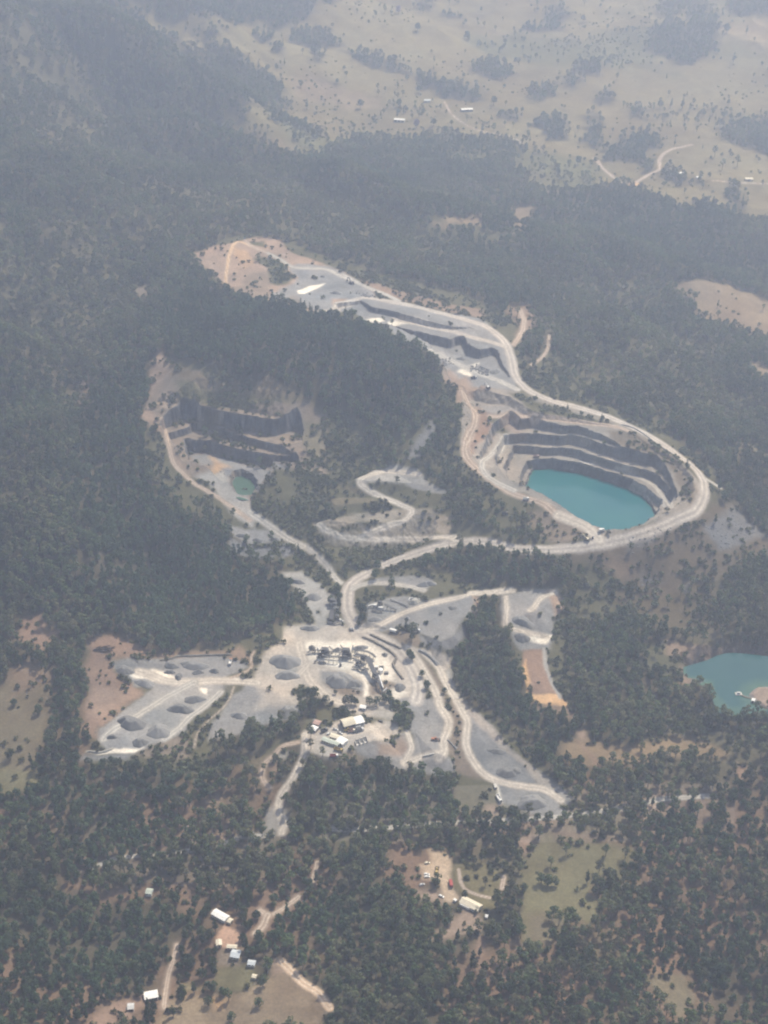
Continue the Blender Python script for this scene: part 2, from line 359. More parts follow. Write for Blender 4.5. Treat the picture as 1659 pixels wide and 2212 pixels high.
# far valley
paint('U', "300,30 320,20 380,45 415,40 500,50 550,40 615,65 655,35 720,5 760,-60 1900,-60 1900,470 1700,470 1610,475 1570,450 1515,430 1480,450 1415,425 1360,400 1280,407 1255,415 1180,410 1150,370 1110,345 1045,350 980,345 880,320 830,295 780,300 720,320 670,345 590,325 550,297 500,275 530,260 590,240 620,212 610,185 570,160 545,140 480,115 420,100 380,80 310,55", 'pasture', 'pasture', .05, .12, 14, 22)
for s in ["1140,160 1180,100 1250,90 1320,110 1330,30 1380,20 1440,80 1450,180 1420,230 1330,280 1250,280 1190,240 1140,220", "1190,0 1290,0 1280,60 1200,80",
          "1470,-60 1700,-60 1700,80 1480,70", "690,60 740,30 780,60 780,130 700,140 570,130 600,100 690,110", "150,330 250,340 330,370 420,390 440,430 380,440 300,430 210,400 150,390",
          "0,250 60,250 80,290 130,310 130,330 60,320 0,310", "370,290 440,260 540,280 560,320 530,345 470,340 400,320", "820,290 900,260 960,270 940,330 880,330 820,320",
          "640,380 750,360 750,420 680,430 620,440", "640,540 700,500 790,520 780,560 800,610 720,610 700,570", "840,500 920,480 940,540 860,520", "910,400 990,390 1000,450 910,450",
          "840,600 880,550 950,540 950,600 900,640 860,630", "960,640 1060,590 1150,570 1210,600 1190,640 1130,660 1150,700 1180,740 1150,750 1080,700 1000,700 950,690",
          "1190,740 1240,730 1300,760 1330,800 1270,800 1200,770", "1330,760 1400,780 1420,820 1340,800", "1470,560 1540,530 1659,500 1900,480 1900,700 1659,670 1600,650 1520,620 1480,600",
          "1480,790 1540,800 1560,870 1580,940 1530,920 1480,850", "490,470 560,490 590,530 550,530 490,500", "250,50 350,70 340,90 260,70", "150,0 210,20 200,50 150,40", "760,330 860,340 840,400 760,360", "1060,460 1130,470 1130,520 1070,510"]:
    paint('2', s, 'floor', 'hillside', .8, .3, 12, 16)
for s in ["1260,150 1330,120 1420,120 1440,170 1500,200 1340,210 1260,190", "1480,220 1659,240 1659,300 1560,280", "800,120 870,110 940,120 940,150 820,140", "1070,140 1180,150 1190,180 1100,180",
          "1170,190 1240,200 1220,230 1170,225", "1340,210 1410,235 1400,275 1340,275", "1330,330 1480,360 1450,400 1390,390", "880,180 1000,200 1080,250 1000,260 900,220"]:
    paint('1', s, 'floor', 'hillside', .75, .3, 10, 14)
paint('1', "1220,330 1340,330 1659,420 1659,470 1450,450 1300,430", 'dry', None, .03, .1, 14, 20, alpha=.7)
paint('1', "1000,550 1060,570 1200,590 1340,640 1200,640 1100,610", 'dry', 'pasture', .1, .2, 10, 14, alpha=.8)
paint('2', "1440,110 1659,80 1900,80 1900,200 1600,220 1470,170", 'dry', None, .02, .03, 14, 20, alpha=.6)
paint('2', "380,130 560,160 800,200 1000,240 1180,230 1000,180 700,150", 'redpale', None, .02, .05, 10, 10, alpha=.35)
paint('2', "600,720 720,760 760,830 690,830 620,790", 'redpale', 'pasture', .1, .2, 8, 10, alpha=.6)
paint('4', "1040,60 1150,70 1160,95 1280,115 1480,125 1600,170 1659,190 1900,220 1900,420 1659,370 1560,330 1480,300 1420,290 1360,260 1340,210 1310,180 1270,170 1240,130 1180,100", 'dry', 'pasture', .012, .04, 6, 10)
paint('4', "1580,450 1659,490 1800,520 1800,560 1659,540 1600,510", 'dry', 'pasture', .05, .1, 5, 8)
paint('4', "1440,850 1600,810 1640,830 1640,860 1480,870", 'olive', None, .1, .3, 8, 10)
paint('4', "640,470 720,400 760,430 860,500 940,570 860,600 760,620 660,580", 'scrub', None, .16, .5, 8, 10)
paint('4', "540,210 620,215 680,270 640,330 580,380 550,360", 'redrock', None, .15, .3, 8, 8)
paint('2', "60,940 400,960 640,1000 600,1106 200,1080", 'scrub', None, .55, .4, 10, 14)
for s in ["560,900 640,890 620,1000 560,1000", "220,960 400,940 420,970 240,990"]: paint('2', s, 'dry', None, .1, .2, 8, 14)
paint('1', "120,420 200,520 260,600 220,620 130,500", 'dry', None, .35, .2, 10, 20, alpha=.6)
# ground that has been worked over: scrub, with woods left standing on it
paint('U', "340,790 420,720 500,650 400,550 530,500 640,525 800,585 1000,635 1110,690 1140,800 1280,860 1420,920 1545,1010 1560,1100 1420,1190 1250,1220 1060,1180 930,1220 1060,1270 1210,1260 1220,1370 1240,1530 1130,1540 1230,1740 1050,1770 850,1700 640,1700 560,1640 420,1680 200,1650 180,1400 330,1420 560,1370 640,1330 620,1230 400,1060 310,950", 'scrub', 'hillside', .05, .95, 6, 8)
paint('U', "350,700 400,680 450,640 470,610 560,640 640,665 700,680 740,690 800,715 850,730 905,750 945,780 952,810 940,850 930,880 870,900 840,940 800,930 740,880 650,860 560,830 480,800 420,790 370,780", 'floor', 'hillside', 1, .3, 4, 5)
paint('U', "870,900 960,830 995,850 1000,890 1000,960 1010,1040 1050,1080 1150,1110 1190,1150 1180,1175 1050,1160 985,1130 970,1050 900,1010 830,1010 740,980 780,930", 'scrub', 'hillside', .6, .9, 6, 8)
paint('C', "1335,180 1400,150 1500,148 1580,170 1590,300 1570,420 1610,480 1660,560 1680,700 1760,900 1800,1000 1900,1140 2200,1200 2240,1500 2160,1900 1900,1600 1700,1400 1480,1200 1260,1106 1180,1000 1150,860 1130,740 1200,620 1250,500 1290,380 1320,260", 'floor', 'hillside', 1, .3, 3, 3)
paint('R', "300,300 400,400 480,220 560,205 640,245 760,290 900,275 1000,335 1080,310 1140,345 1290,365 1450,370 1600,385 1720,420 1760,520 1700,800 300,800", 'floor', 'hillside', .95, .3, 3, 4)
paint('R', "190,400 200,330 290,250 300,130 390,100 450,130 430,280 380,390 250,500", 'floor', 'hillside', .9, .3, 2, 3)
paint('5', "890,1106 940,970 1000,940 1060,940 1120,912 1200,892 1250,882 1290,830 1400,790 1410,830 1350,880 1310,900 1310,960 1270,980 1250,960 1200,990 1160,1020 1100,1040 1000,1080", 'floor', 'hillside', 1, .3, 2, 3)
paint('4', "90,880 130,800 180,740 230,690 240,720 190,800 150,870", 'rubble', None, .08, .4, 4, 6, rub=.5)
paint('U', "560,1060 600,1020 680,1030 720,1060 700,1110 620,1110 570,1090", 'scrub', None, .06, .9, 5, 6)
paint('6', "170,200 190,185 300,175 340,150 440,160 560,172 680,182 760,190 860,200 880,240 800,300 740,330 650,325 500,325 430,320 300,290 280,250 170,260", 'floor', 'hillside', .95, .3, 3, 5)
paint('6', "860,200 1040,190 1080,330 1060,440 940,470 780,480 740,400 760,340 820,300", 'scrub', 'hillside', .3, .6, 6, 8)
paint('F', "-100,400 0,400 450,270 850,170 1000,90 1200,0 1400,0 1500,150 1659,260 1900,420 1659,420 1300,640 1000,620 900,740 700,820 500,700 300,560 0,480", (.118, .096, .068), 'hillside', .035, .5, 6, 10)
paint('F', "300,560 500,700 700,820 900,740 1000,620 1200,680 1250,800 1100,900 1300,1000 1200,1106 900,1106 500,960 300,800", (.105, .088, .058), 'hillside', .15, .65, 8, 10)
paint('F', "260,480 460,450 520,560 400,600 280,540", 'redrock', None, .05, .3, 6, 8, alpha=.7)
paint('G', "860,70 1010,60 1100,220 1130,330 1080,380 940,330 840,260", 'scrub', None, .18, .5, 6, 8)
for s, r in [("480,270 820,190 830,250 640,340 560,380 450,360", .8), ("1210,120 1400,10 1500,150 1650,240 1450,330 1250,380 1150,250", .6), ("570,620 720,650 640,700", .7), ("880,700 990,650 940,750", .7)]:
    paint('F', s, 'rubble', None, .02, .35, 4, 8, rub=r, alpha=.75)
for s, r in [("980,100 1060,140 1170,150 1180,200 1060,185 1000,150", .7), ("1190,140 1260,130 1280,170 1220,195", .9)]:
    paint('5', s, 'rubble', None, 0, .2, 3, 5, rub=r)
paint('3', "600,700 700,800 740,880 800,950 870,1050 900,1106 780,1106 700,1000 640,850", 'scrub', None, .25, .5, 8, 10)
# upper-left stripped area
paint('N', "60,210 180,170 330,125 440,110 540,85 620,60 720,55 850,80 900,140 930,190 1010,220 1100,250 1200,280 1300,330 1400,370 1480,430 1659,510 1659,640 1560,610 1480,590 1400,620 1320,700 1200,710 1060,700 1000,660 900,640 800,610 700,610 600,620 470,590 430,550 390,500 330,490 290,400 230,340 140,290", 'redpale', 'quarry_ground', 0, .06, 3, 5, face=.4)
paint('N', "400,500 520,470 760,470 800,560 700,610 470,590", 'brown', None, 0, .15, 5, 6, alpha=.7)
paint('N', "450,130 560,200 620,290 520,330 430,200", 'clay', None, 0, .02, 4, 6, alpha=.45)
paint('N', "540,380 720,350 740,460 640,500 540,470", 'brown', None, 0, .25, 5, 6, alpha=.7)
paint('N', "930,330 1000,300 1100,290 1250,310 1380,370 1480,430 1659,520 1659,600 1480,590 1320,690 1100,690 1000,630 780,600 770,560 860,500 960,450 1000,400", 'gravel', None, 0, .02, 4, 6, face=.6)
paint('N', "800,600 1000,560 1060,690 900,640", 'brown', None, 0, .2, 4, 6, alpha=.6)
for s in ["620,260 680,230 780,250 900,300 920,360 960,400 900,460 820,480 760,460 730,390 740,330", "570,90 700,100 700,140 580,130", "870,80 1000,130 1000,190 930,180 880,130"]:
    paint('N', s, 'scrub', None, .05, .75, 4, 6)
paint('N', "1000,520 1100,480 1240,455 1170,500 1060,550 1010,550", 'cream', None, 0, 0, 2, 3)
paint('N', "1280,590 1420,590 1400,630 1320,660 1290,640", 'redpale', None, 0, 0, 3, 3)
paint('N', "1000,340 1100,330 1080,420 1010,420", 'gravel_dark', None, 0, 0, 3, 4)
paint('L', "330,30 420,50 600,110 800,160 960,210 1100,250 1260,270 1400,290 1440,370 1380,370 1250,330 1100,320 950,280 800,240 680,210 550,150 420,90", 'redrock', 'quarry_ground', 0, .25, 3, 4, face=.3)
paint('L', "0,320 150,250 350,200 640,220 1000,310 1380,370 1560,510 1650,620 1700,1000 1660,1120 1300,1120 1200,960 1080,890 1020,760 940,660 800,590 650,530 560,430 380,410 300,310 140,340", 'gravel', 'quarry_ground', 0, .01, 3, 3, face=1)
paint('L', "1050,790 1100,800 1200,900 1280,880 1330,960 1420,960 1500,1000 1659,1060 1700,1120 1200,1120 1180,980 1080,900", 'redpale', None, 0, .03, 5, 6)
paint('L', "400,390 500,370 640,380 820,420 700,420 480,420", 'cream', None, 0, 0, 3, 4, face=0)
paint('L', "1180,830 1250,790 1390,760 1340,800 1300,830 1320,880 1240,860", 'cream', None, 0, 0, 3, 4)
paint('L', "800,560 1000,620 1150,700 1300,760 1400,830 1560,860 1500,900 1300,840 1100,740 900,650", 'gravel_pale', None, 0, 0, 6, 6, alpha=.6)
# lake pit
paint('M', "20,60 100,0 300,-20 420,0 560,60 800,110 1000,190 1100,240 1280,330 1440,460 1540,560 1570,650 1500,740 1330,830 1050,900 940,930 840,900 620,770 420,660 200,580 60,440 0,330", 'pit', 'quarry_ground', 0, .05, 3, 4, face=1)
paint('M', "300,0 420,0 500,60 600,90 860,160 990,198 900,205 700,180 560,162 440,140 400,60", 'scrub', None, .06, .7, 4, 5, face=.2)
paint('M', "1110,250 1280,340 1430,470 1500,560 1530,640 1480,720 1440,700 1440,620 1390,520 1290,430 1130,390 1050,360 980,300 960,240", (.15, .125, .095), None, .02, .45, 5, 6, face=.45)
paint('M', "100,100 200,130 220,200 200,280 120,330 60,420 60,330 110,200", 'red', None, 0, .12, 5, 5)
paint('M', "580,230 680,220 820,240 960,260 970,310 850,340 720,340 660,320", (.30, .27, .235), None, 0, 0, 3, 4, face=.35)
paint('M', "180,180 280,170 320,230 300,270 230,260", 'scrub', None, 0, .7, 4, 4)
paint('M', "330,100 460,150 380,240 420,300 380,330 320,250 240,150", (.24, .19, .165), None, 0, 0, 4, 4, alpha=.7)
paint('M', "130,90 300,80 420,120 330,150 190,140", 'gravel', None, 0, 0, 4, 4, alpha=.8)
paint('M', "380,780 640,770 800,860 820,910 740,950 600,960 520,930 430,860", 'brown', 'quarry_ground', 0, .25, 5, 6, face=.3)
paint('M', "770,440 860,450 900,470 800,455", 'cream', None, 0, 0, 1, 2); paint('M', "860,540 960,565 1060,600 1000,592 900,562", 'cream', None, 0, 0, 1, 2)
# left quarry
paint('K', "130,60 250,20 330,100 420,150 560,170 640,240 760,270 860,230 1000,330 1150,230 1300,310 1450,380 1600,500 1659,520 1680,640 1660,800 1620,960 1680,1050 1500,1010 1200,1010 1130,1090 1060,1180 1040,1250 900,1400 820,1300 640,1106 470,1060 400,1000 330,950 290,800 240,700 130,640 60,560 90,450 130,330", (.205, .165, .13), 'quarry_ground', .02, .45, 3, 5, face=1)
paint('K', "360,230 480,240 620,310 850,340 1100,370 1450,350 1450,440 1200,440 1050,440 950,490 760,480 620,440 480,430 380,400", (.115, .108, .064), None, .08, .85, 4, 6, face=.4)
paint('K', "330,110 560,170 640,240 760,270 860,230 1000,330 1150,230 1300,310 1450,380 1600,500 1460,430 1200,390 1000,370 760,330 620,290 480,220 330,180", (.155, .125, .085), None, .04, .45, 5, 7)
paint('K', "1440,640 1660,560 1660,800 1600,960 1480,960 1470,800", (.15, .135, .095), None, .04, .7, 5, 6)
paint('K', "470,880 620,870 760,890 1000,960 1340,990 1180,1010 1120,1100 1040,1160 900,1106 740,1000 720,940 560,960", 'gravel', None, 0, 0, 4, 5)
paint('K', "740,1000 1060,995 1130,1060 1090,1110 1060,1180 900,1090 780,1070", 'rubble', None, 0, .02, 3, 5, rub=.5)
paint('K', "640,870 720,900 760,950 840,985 740,1000 650,1060 560,1106 620,1020 680,940 620,890", 'clay', None, 0, 0, 4, 5, alpha=.55)
paint('K', "60,530 240,700 330,950 470,1060 430,1000 350,900 310,800 250,660 200,560 100,440", 'redpale', None, 0, .05, 3, 4)
paint('K', "200,20 250,20 330,100 330,180 250,230 150,330 100,420 130,300 150,120", 'redpale', None, .02, .2, 5, 6, alpha=.7)
paint('3', "700,290 720,300 700,440 660,500 690,380", 'redpale', None, .2, .2, 4, 5, alpha=.7)
paint('3', "560,155 610,200 600,205 555,165", 'clay', None, 0, 0, 3, 4); paint('3', "570,120 640,140 640,190 600,190", 'brown', None, .15, .2, 5, 6)
paint('3', "330,540 380,500 400,560 360,660 320,640", 'redpale', None, .3, .2, 6, 8, alpha=.6)
paint('3', "830,950 900,990 960,1060 1000,1106 1100,1180 1100,1106 1080,1040 1000,1000 960,930", 'gravel_pale', 'quarry_ground', 0, .02, 4, 5)
paint('5', "970,50 1060,75 1150,80 1230,110 1180,135 1090,145 1010,100", 'gravel', 'quarry_ground', 0, 0, 3, 4)
# terraces in the middle
paint('J', "460,160 620,85 800,40 930,65 1020,110 1100,190 1220,260 1230,290 1100,260 880,205 700,180 560,180 540,200 600,260 560,280 480,220", 'gravel_pale', 'quarry_ground', 0, 0, 2.5, 3)
paint('J', "880,195 1010,200 1210,260 1230,290 1100,275 950,240", 'gravel', None, 0, 0, 2, 3)
paint('J', "200,345 320,320 500,325 620,335 600,360 460,380 270,390", 'olive', 'quarry_ground', 0, .1, 3, 4, alpha=.9); paint('J', "300,230 460,220 580,290 420,270", 'olive', None, 0, .15, 4, 5)
paint('J', "60,545 420,470 740,425 930,410 1100,425 1310,500 1200,520 1280,560 1270,640 900,670 600,660 500,670 330,660 160,600", (.26, .225, .18), 'quarry_ground', 0, .08, 4, 5, face=.2)
paint('J', "440,540 700,535 840,500 780,560 520,600 470,570", 'scrub', None, 0, .5, 3, 4); paint('J', "150,560 240,600 500,640 480,600 380,570", 'scrub', None, 0, .4, 3, 4)
paint('J', "60,560 160,600 330,665 600,690 1180,680 1300,690 1200,700 900,745 600,765 350,760 180,700", (.2, .185, .15), 'quarry_ground', 0, .12, 4, 5)
paint('J', "330,760 620,770 900,745 950,760 740,850 660,900 400,910 320,860", 'scrub', None, 0, .8, 4, 5)
# stock yard on the left
paint('Q', "60,60 300,20 420,80 600,180 620,230 290,250 320,330 440,430 500,500 540,560 400,650 280,740 180,840 150,920 80,880 60,700 90,500 60,300 80,180", 'red', 'quarry_ground', .02, .12, 5, 7)
paint('Q', "100,480 300,500 500,540 380,640 200,760 120,760", 'redpale', None, 0, .06, 6, 8, alpha=.5)
paint('Q', "620,230 720,180 1000,160 1300,160 1400,130 1450,160 1500,270 1400,250 1330,210 1000,215 760,245", 'redrock', 'quarry_ground', 0, .2, 4, 5)
paint('Q', "290,260 450,230 640,240 860,220 1100,215 1330,215 1440,270 1470,300 1400,340 1290,380 1260,420 1380,430 1300,460 1260,460 1230,560 1100,660 1000,720 950,780 930,880 760,960 620,1010 540,1040 400,1060 350,1020 250,1020 150,930 180,850 300,740 430,650 560,560 640,500 470,480 440,400 330,330", 'gravel', 'quarry_ground', 0, 0, 2.5, 4)
paint('Q', "300,270 620,250 760,280 720,330 480,330 440,380 340,330", 'gravel_dark', None, 0, 0, 3, 4, alpha=.7)
paint('Q', "640,540 900,470 1250,430 1220,560 960,740 880,860 640,960 560,990 480,860 700,700 620,640 400,800 230,870 420,680", 'gravel_pale', None, 0, 0, 9, 9, alpha=.55)
paint('Q', "1040,490 1110,490 1110,540 1060,520", 'cream', None, 0, 0, 2, 3)
paint('Q', "455,365 500,330 650,315 760,360 850,410 940,430 900,450 720,450 640,430 580,400 480,395", 'cream', None, 0, 0, 2, 4)
paint('Q', "60,1030 200,1035 300,1005 350,1010 500,1018 560,1008 480,1055 350,1045 160,1055", 'cream', None, 0, 0, 1.5, 3); paint('Q', "60,1050 160,1056 350,1050 480,1060 400,1106 0,1106", 'gravel_dark', None, .02, .1, 4, 5)
paint('Q', "640,990 930,890 1000,900 960,1100 600,1106 500,1070", 'brown', 'hillside', .05, .35, 4, 5)
# main yard
paint('5', "1060,740 1110,740 1180,770 1290,820 1300,860 1250,890 1200,910 1120,920 1060,950 980,970 910,985 900,930 960,860 1000,800", 'gravel', 'quarry_ground', 0, 0, 3, 4)
paint('5', "1230,500 1340,480 1480,490 1540,505 1600,520 1659,570 1700,620 1700,900 1560,880 1470,850 1400,800 1380,800 1280,830 1170,770 1100,745 1060,735 1000,725 1090,720 1120,640 1150,590 1220,560", 'dust', 'quarry_ground', 0, 0, 4, 5)
paint('5', "1120,760 1200,780 1300,830 1240,830 1170,840 1100,870 1130,800", 'dust', None, 0, 0, 5, 6, alpha=.6)
paint('A', "0,100 160,130 420,150 560,150 800,170 960,170 1050,190 1300,320 1500,520 1600,800 1610,1000 1500,1120 1330,1020 1300,860 1050,800 560,640 350,640 200,620 150,450 0,420", 'dust', 'quarry_ground', 0, 0, 4, 4)
paint('A', "180,330 330,300 640,290 900,260 1080,320 1250,450 1330,560 1360,700 1340,800 1150,800 1040,790 900,740 700,670 560,620 420,560 300,520 200,440", 'cream', None, 0, 0, 5, 4)
paint('A', "990,720 1050,720 1045,1000 980,1000", 'cream', None, 0, 0, 2, 1); paint('A', "1340,920 1450,900 1520,960 1400,1060", 'cream', None, 0, 0, 4, 3)
paint('A', "420,690 560,680 900,780 990,810 980,980 700,960 520,880 430,780", 'gravel', None, 0, .03, 3, 3); paint('A', "470,840 700,860 900,920 980,940 960,1000 720,990 560,930", 'brown', None, 0, .3, 3, 3)
paint('A', "1050,815 1300,810 1420,860 1330,930 1260,1000 1080,990", 'brown', None, 0, .35, 3, 3)
paint('A', "0,640 180,650 200,720 0,800", 'gravel_pale', None, 0, 0, 3, 3)
paint('A', "60,940 140,900 330,880 400,960 330,1030 160,1020", 'scrub', None, 0, .9, 2, 2)
paint('5', "1215,265 1300,260 1370,310 1400,330 1420,380 1370,430 1400,480 1380,500 1340,440 1320,400 1300,350 1260,320", 'gravel_pale', 'quarry_ground', 0, 0, 3, 4)
paint('C', "0,80 110,160 120,260 80,330 60,400 210,380 200,300 220,420 0,440", 'gravel_pale', 'quarry_ground', 0, .05, 4, 4)
paint('C', "370,60 600,80 700,70 850,110 920,120 980,70 960,30 800,0 500,20", 'gravel', 'quarry_ground', 0, 0, 3, 3)
paint('C', "330,140 420,100 560,80 700,90 860,115 960,150 940,205 860,185 620,180 520,190 420,240 400,380 330,430 310,330 320,200", 'scrub', None, .12, .8, 3, 3)
paint('C', "410,250 560,185 760,180 900,225 1160,170 1310,150 1340,230 1320,320 1240,370 1200,440 1160,520 1060,570 940,530 860,500 700,440 560,480 480,470 400,440", 'gravel', 'quarry_ground', 0, .01, 3, 3)
paint('C', "420,260 560,210 700,230 760,270 560,400 420,420", 'gravel_pale', None, 0, 0, 6, 5, alpha=.4)
paint('C', "1310,150 1380,200 1350,300 1300,330 1320,230", 'redpale', None, .05, .2, 3, 3); paint('C', "1290,300 1310,290 1310,330", 'cream', None, 0, 0, 1, 1)
paint('C', "850,510 1060,575 1190,470 1240,400 1260,500 1200,600 1150,680 1060,650 960,650 880,600", 'rubble', 'quarry_ground', 0, .03, 3, 3, face=.5)
paint('C', "560,470 760,480 860,520 880,600 800,620 720,600 600,520", 'brown', 'quarry_ground', 0, .3, 3, 3)
paint('C', "740,600 820,620 960,650 1060,690 1130,730 1120,800 1060,850 1010,800 900,700", 'dust', 'quarry_ground', 0, 0, 3, 3); paint('C', "850,680 960,780 1020,860 1080,1000 1100,1106 1060,1106 960,880", 'brown', None, 0, .4, 3, 3)
paint('C', "760,640 830,700 930,880 1000,1106 880,1106 860,900 800,760", 'scrub', None, .05, .5, 3, 3)
paint('C', "1060,850 1130,800 1160,1000 1260,1106 1180,1106 1100,960", 'gravel_pale', 'quarry_ground', 0, .05, 3, 3)
paint('R', "600,0 760,-80 1000,-60 1150,-80 1250,-60 1280,30 1060,90 860,155 700,245 640,245 540,215 440,215 430,300 380,400 420,300 440,100 450,0", 'dust', 'quarry_ground', 0, .01, 3, 4)
paint('R', "560,0 900,0 1050,70 860,150 640,240 500,200 520,80", 'gravel_pale', None, 0, 0, 6, 6, alpha=.55)
paint('R', "860,155 1060,90 1300,20 1340,140 1320,260 1180,320 1080,300 940,240", 'gravel', 'quarry_ground', 0, .03, 3, 4)
paint('R', "1060,110 1280,50 1330,140 1290,230 1100,240", 'redrock', None, 0, .15, 4, 5, alpha=.75); paint('R', "640,245 860,160 940,250 1000,330 900,270 760,290", 'brown', None, .1, .4, 4, 5)
paint('R', "1190,310 1330,290 1500,230 1659,240 1659,400 1450,370 1300,360", 'gravel', 'quarry_ground', 0, .03, 3, 4)
# terraces and tips on the right of the yard
paint('O', "0,-20 420,-40 470,120 490,250 450,460 540,520 560,660 400,600 250,600 0,580 60,480 180,400 150,240 180,100", 'gravel', 'quarry_ground', 0, .02, 3, 4)
paint('O', "210,60 300,120 420,240 330,280 400,420 240,440 200,320 230,200", 'gravel_pale', None, 0, 0, 6, 6, alpha=.5)
paint('O', "480,-20 560,-20 620,150 610,350 650,480 740,600 830,680 800,680 560,620 520,480 460,440 490,260", 'brown', 'hillside', 0, .5, 3, 4)
paint('O', "560,-20 640,60 860,200 1100,470 1350,650 1540,830 1500,900 1420,840 1100,760 950,790 900,740 840,680 740,570 660,400 650,200", 'gravel_dark', 'quarry_ground', 0, 0, 2.5, 3)
paint('O', "580,-20 700,90 880,220 1060,430 1250,600 1400,700 1540,830 1460,800 1250,690 1100,510 930,370 820,250 700,170 620,100", (.285, .255, .225), None, 0, .04, 3, 4)
paint('O', "840,480 1000,470 1100,560 1000,600 860,590 760,530", 'gravel', None, 0, 0, 4, 5)
paint('O', "900,745 1000,750 1100,765 1320,765 1420,830 1440,900 1500,960 1350,1000 1200,960 1050,900 960,880 880,800", 'gravel', 'quarry_ground', 0, .02, 3, 4)
paint('O', "860,690 890,690 950,870 930,890 890,760", 'cream', None, 0, 0, 2, 3); paint('O', "820,880 940,880 900,980 780,1010", 'redpale', 'dirt_track', .15, .1, 4, 5)
paint('6', "510,365 600,330 690,338 745,342 775,400 730,450 722,520 722,590 600,602 570,580 540,510 512,485", 'gravel', 'quarry_ground', 0, .02, 2.5, 3)
paint('6', "700,345 740,340 780,410 730,450", 'redpale', None, 0, .1, 3, 3); paint('6', "610,550 650,520 720,530 705,570", 'cream', None, 0, 0, 2, 3)
paint('G', "80,120 200,110 230,200 260,330 330,430 360,480 240,470 150,440 110,330 75,250", 'red', 'quarry_ground', 0, .02, 2, 3)
paint('G', "70,260 100,180 125,330 110,420 90,330", 'clay', None, 0, 0, 2, 3); paint('G', "120,400 290,400 340,440 360,480 240,475 160,445", (.58, .37, .2), None, 0, 0, 2, 3)
paint('G', "200,105 225,105 240,250 270,330 330,430 300,430 235,300 205,200", 'gravel_pale', None, 0, 0, 1.5, 2)
paint('G', "150,450 390,490 400,560 330,570 230,540 170,520", 'redrock', None, .12, .4, 4, 5); paint('G', "400,640 460,640 480,730 430,720", 'redpale', None, .1, .2, 4, 5)
paint('G', "330,720 480,700 740,740 900,720 1050,680 1200,690 1300,740 1400,800 1380,840 1200,830 1000,820 860,840 640,860 540,850 420,850 330,810", (.2, .15, .095), 'hillside', .07, .25, 6, 9)
paint('G', "400,700 560,850 600,900 560,880", 'red', None, .02, .1, 3, 4); paint('G', "1480,860 1540,870 1500,950 1460,920", 'red', None, .3, .2, 4, 6)
paint('G', "1000,50 1130,80 1300,100 1400,80 1659,120 1900,140 1900,240 1659,200 1500,165 1350,150 1150,230 1100,190 1000,150", 'redrock', 'hillside', .05, .35, 4, 5, face=.6)
paint('G', "1140,220 1400,150 1900,220 1900,480 1400,520 1320,400 1150,330", 'rubble', None, 0, .05, 4, 4, face=.8)
paint('G', "1540,400 1590,360 1680,365 1900,380 1900,500 1640,490 1600,450", 'redpale', 'quarry_ground', 0, .05, 2, 3)
paint('G', "1130,400 1230,370 1300,380 1330,440 1390,500 1500,515 1640,505 1720,540 1720,660 1300,640 1150,480", 'floor', 'hillside', 1, .3, 3, 4)
paint('G', "1080,220 1140,250 1150,340 1100,370", 'redrock', None, .05, .2, 4, 5)
# left paddocks and the near bush
paint('5', "60,580 90,460 190,460 200,510 260,510 250,560 200,600 100,580", 'red', 'hillside', .12, .2, 5, 7)
paint('5', "0,760 130,660 220,690 230,760 210,900 200,1040 60,1120 -300,1200 -300,800", 'olive', 'pasture', .012, .06, 5, 8); paint('5', "60,690 140,660 220,700 200,760 60,790", 'red', None, .05, .1, 8, 10, alpha=.6)
paint('7', "-300,-20 0,-20 130,0 190,20 170,80 60,110 0,120 -300,160", 'green', 'pasture', .04, .15, 5, 8)
paint('R', "-60,180 100,190 180,200 100,290 60,330 -60,330", 'olive', 'pasture', .04, .2, 4, 6)
paint('R', "140,270 270,260 280,280 200,330 190,400 140,420", 'redrock', 'hillside', .05, .2, 3, 4); paint('R', "200,220 290,200 290,250 200,260", 'gravel_pale', None, .05, .1, 4, 5)
paint('7', "880,150 940,100 970,190 990,200 890,180", 'redpale', None, .2, .2, 5, 7, alpha=.7)
paint('7', "1150,180 1220,140 1260,200 1240,280 1160,280", 'gravel_pale', 'dirt_track', .25, .1, 5, 6, alpha=.8)
paint('H', "0,200 300,210 520,190 700,200 880,220 860,420 700,300 500,310 0,290", 'redfloor', None, .42, .3, 8, 12)
paint('H', "700,960 930,900 1020,920 1200,880 1330,800 1400,690 1480,800 1640,900 1700,980 1700,1180 560,1180 640,1000", 'dry', 'pasture', .02, .08, 4, 6)
paint('H', "970,920 1060,940 1050,1010 1000,1010", 'clay', None, 0, 0, 5, 5, alpha=.7); paint('H', "1340,700 1400,690 1450,770 1340,800", 'redpale', None, 0, 0, 3, 4, alpha=.8)
paint('H', "1040,465 1140,520 1130,610 1000,610 980,540", (.37, .245, .18), 'dirt_track', 0, 0, 2, 2); paint('H', "1000,620 1150,620 1160,720 960,720", 'brown', None, .05, .2, 3, 4)
paint('H', "960,730 1240,720 1230,860 1040,880 960,820", 'green', 'pasture', 0, .1, 4, 5, alpha=.9); paint('H', "740,850 860,830 900,890 720,930", 'green', 'pasture', .1, .2, 4, 5, alpha=.7)
paint('H', "180,1060 300,970 480,930 520,980 420,1040 480,1180 100,1180", 'red', 'hillside', .04, .15, 4, 6)
paint('H', "1240,190 1330,180 1340,300 1280,300", 'red', None, .25, .2, 6, 8, alpha=.7)
paint('8', "590,420 720,265 960,300 1090,350 1060,430 1040,480 900,470 890,550 930,590 920,660 880,690 800,620 790,670 700,760 640,720 620,800 600,740", 'green', 'pasture', .015, .05, 4, 5)
paint('8', "620,640 700,620 780,680 700,760 620,760", 'olive', None, .03, .1, 6, 6); paint('8', "720,260 960,280 1080,350 980,330 740,310", 'redfloor', None, .1, .2, 5, 6, alpha=.7)
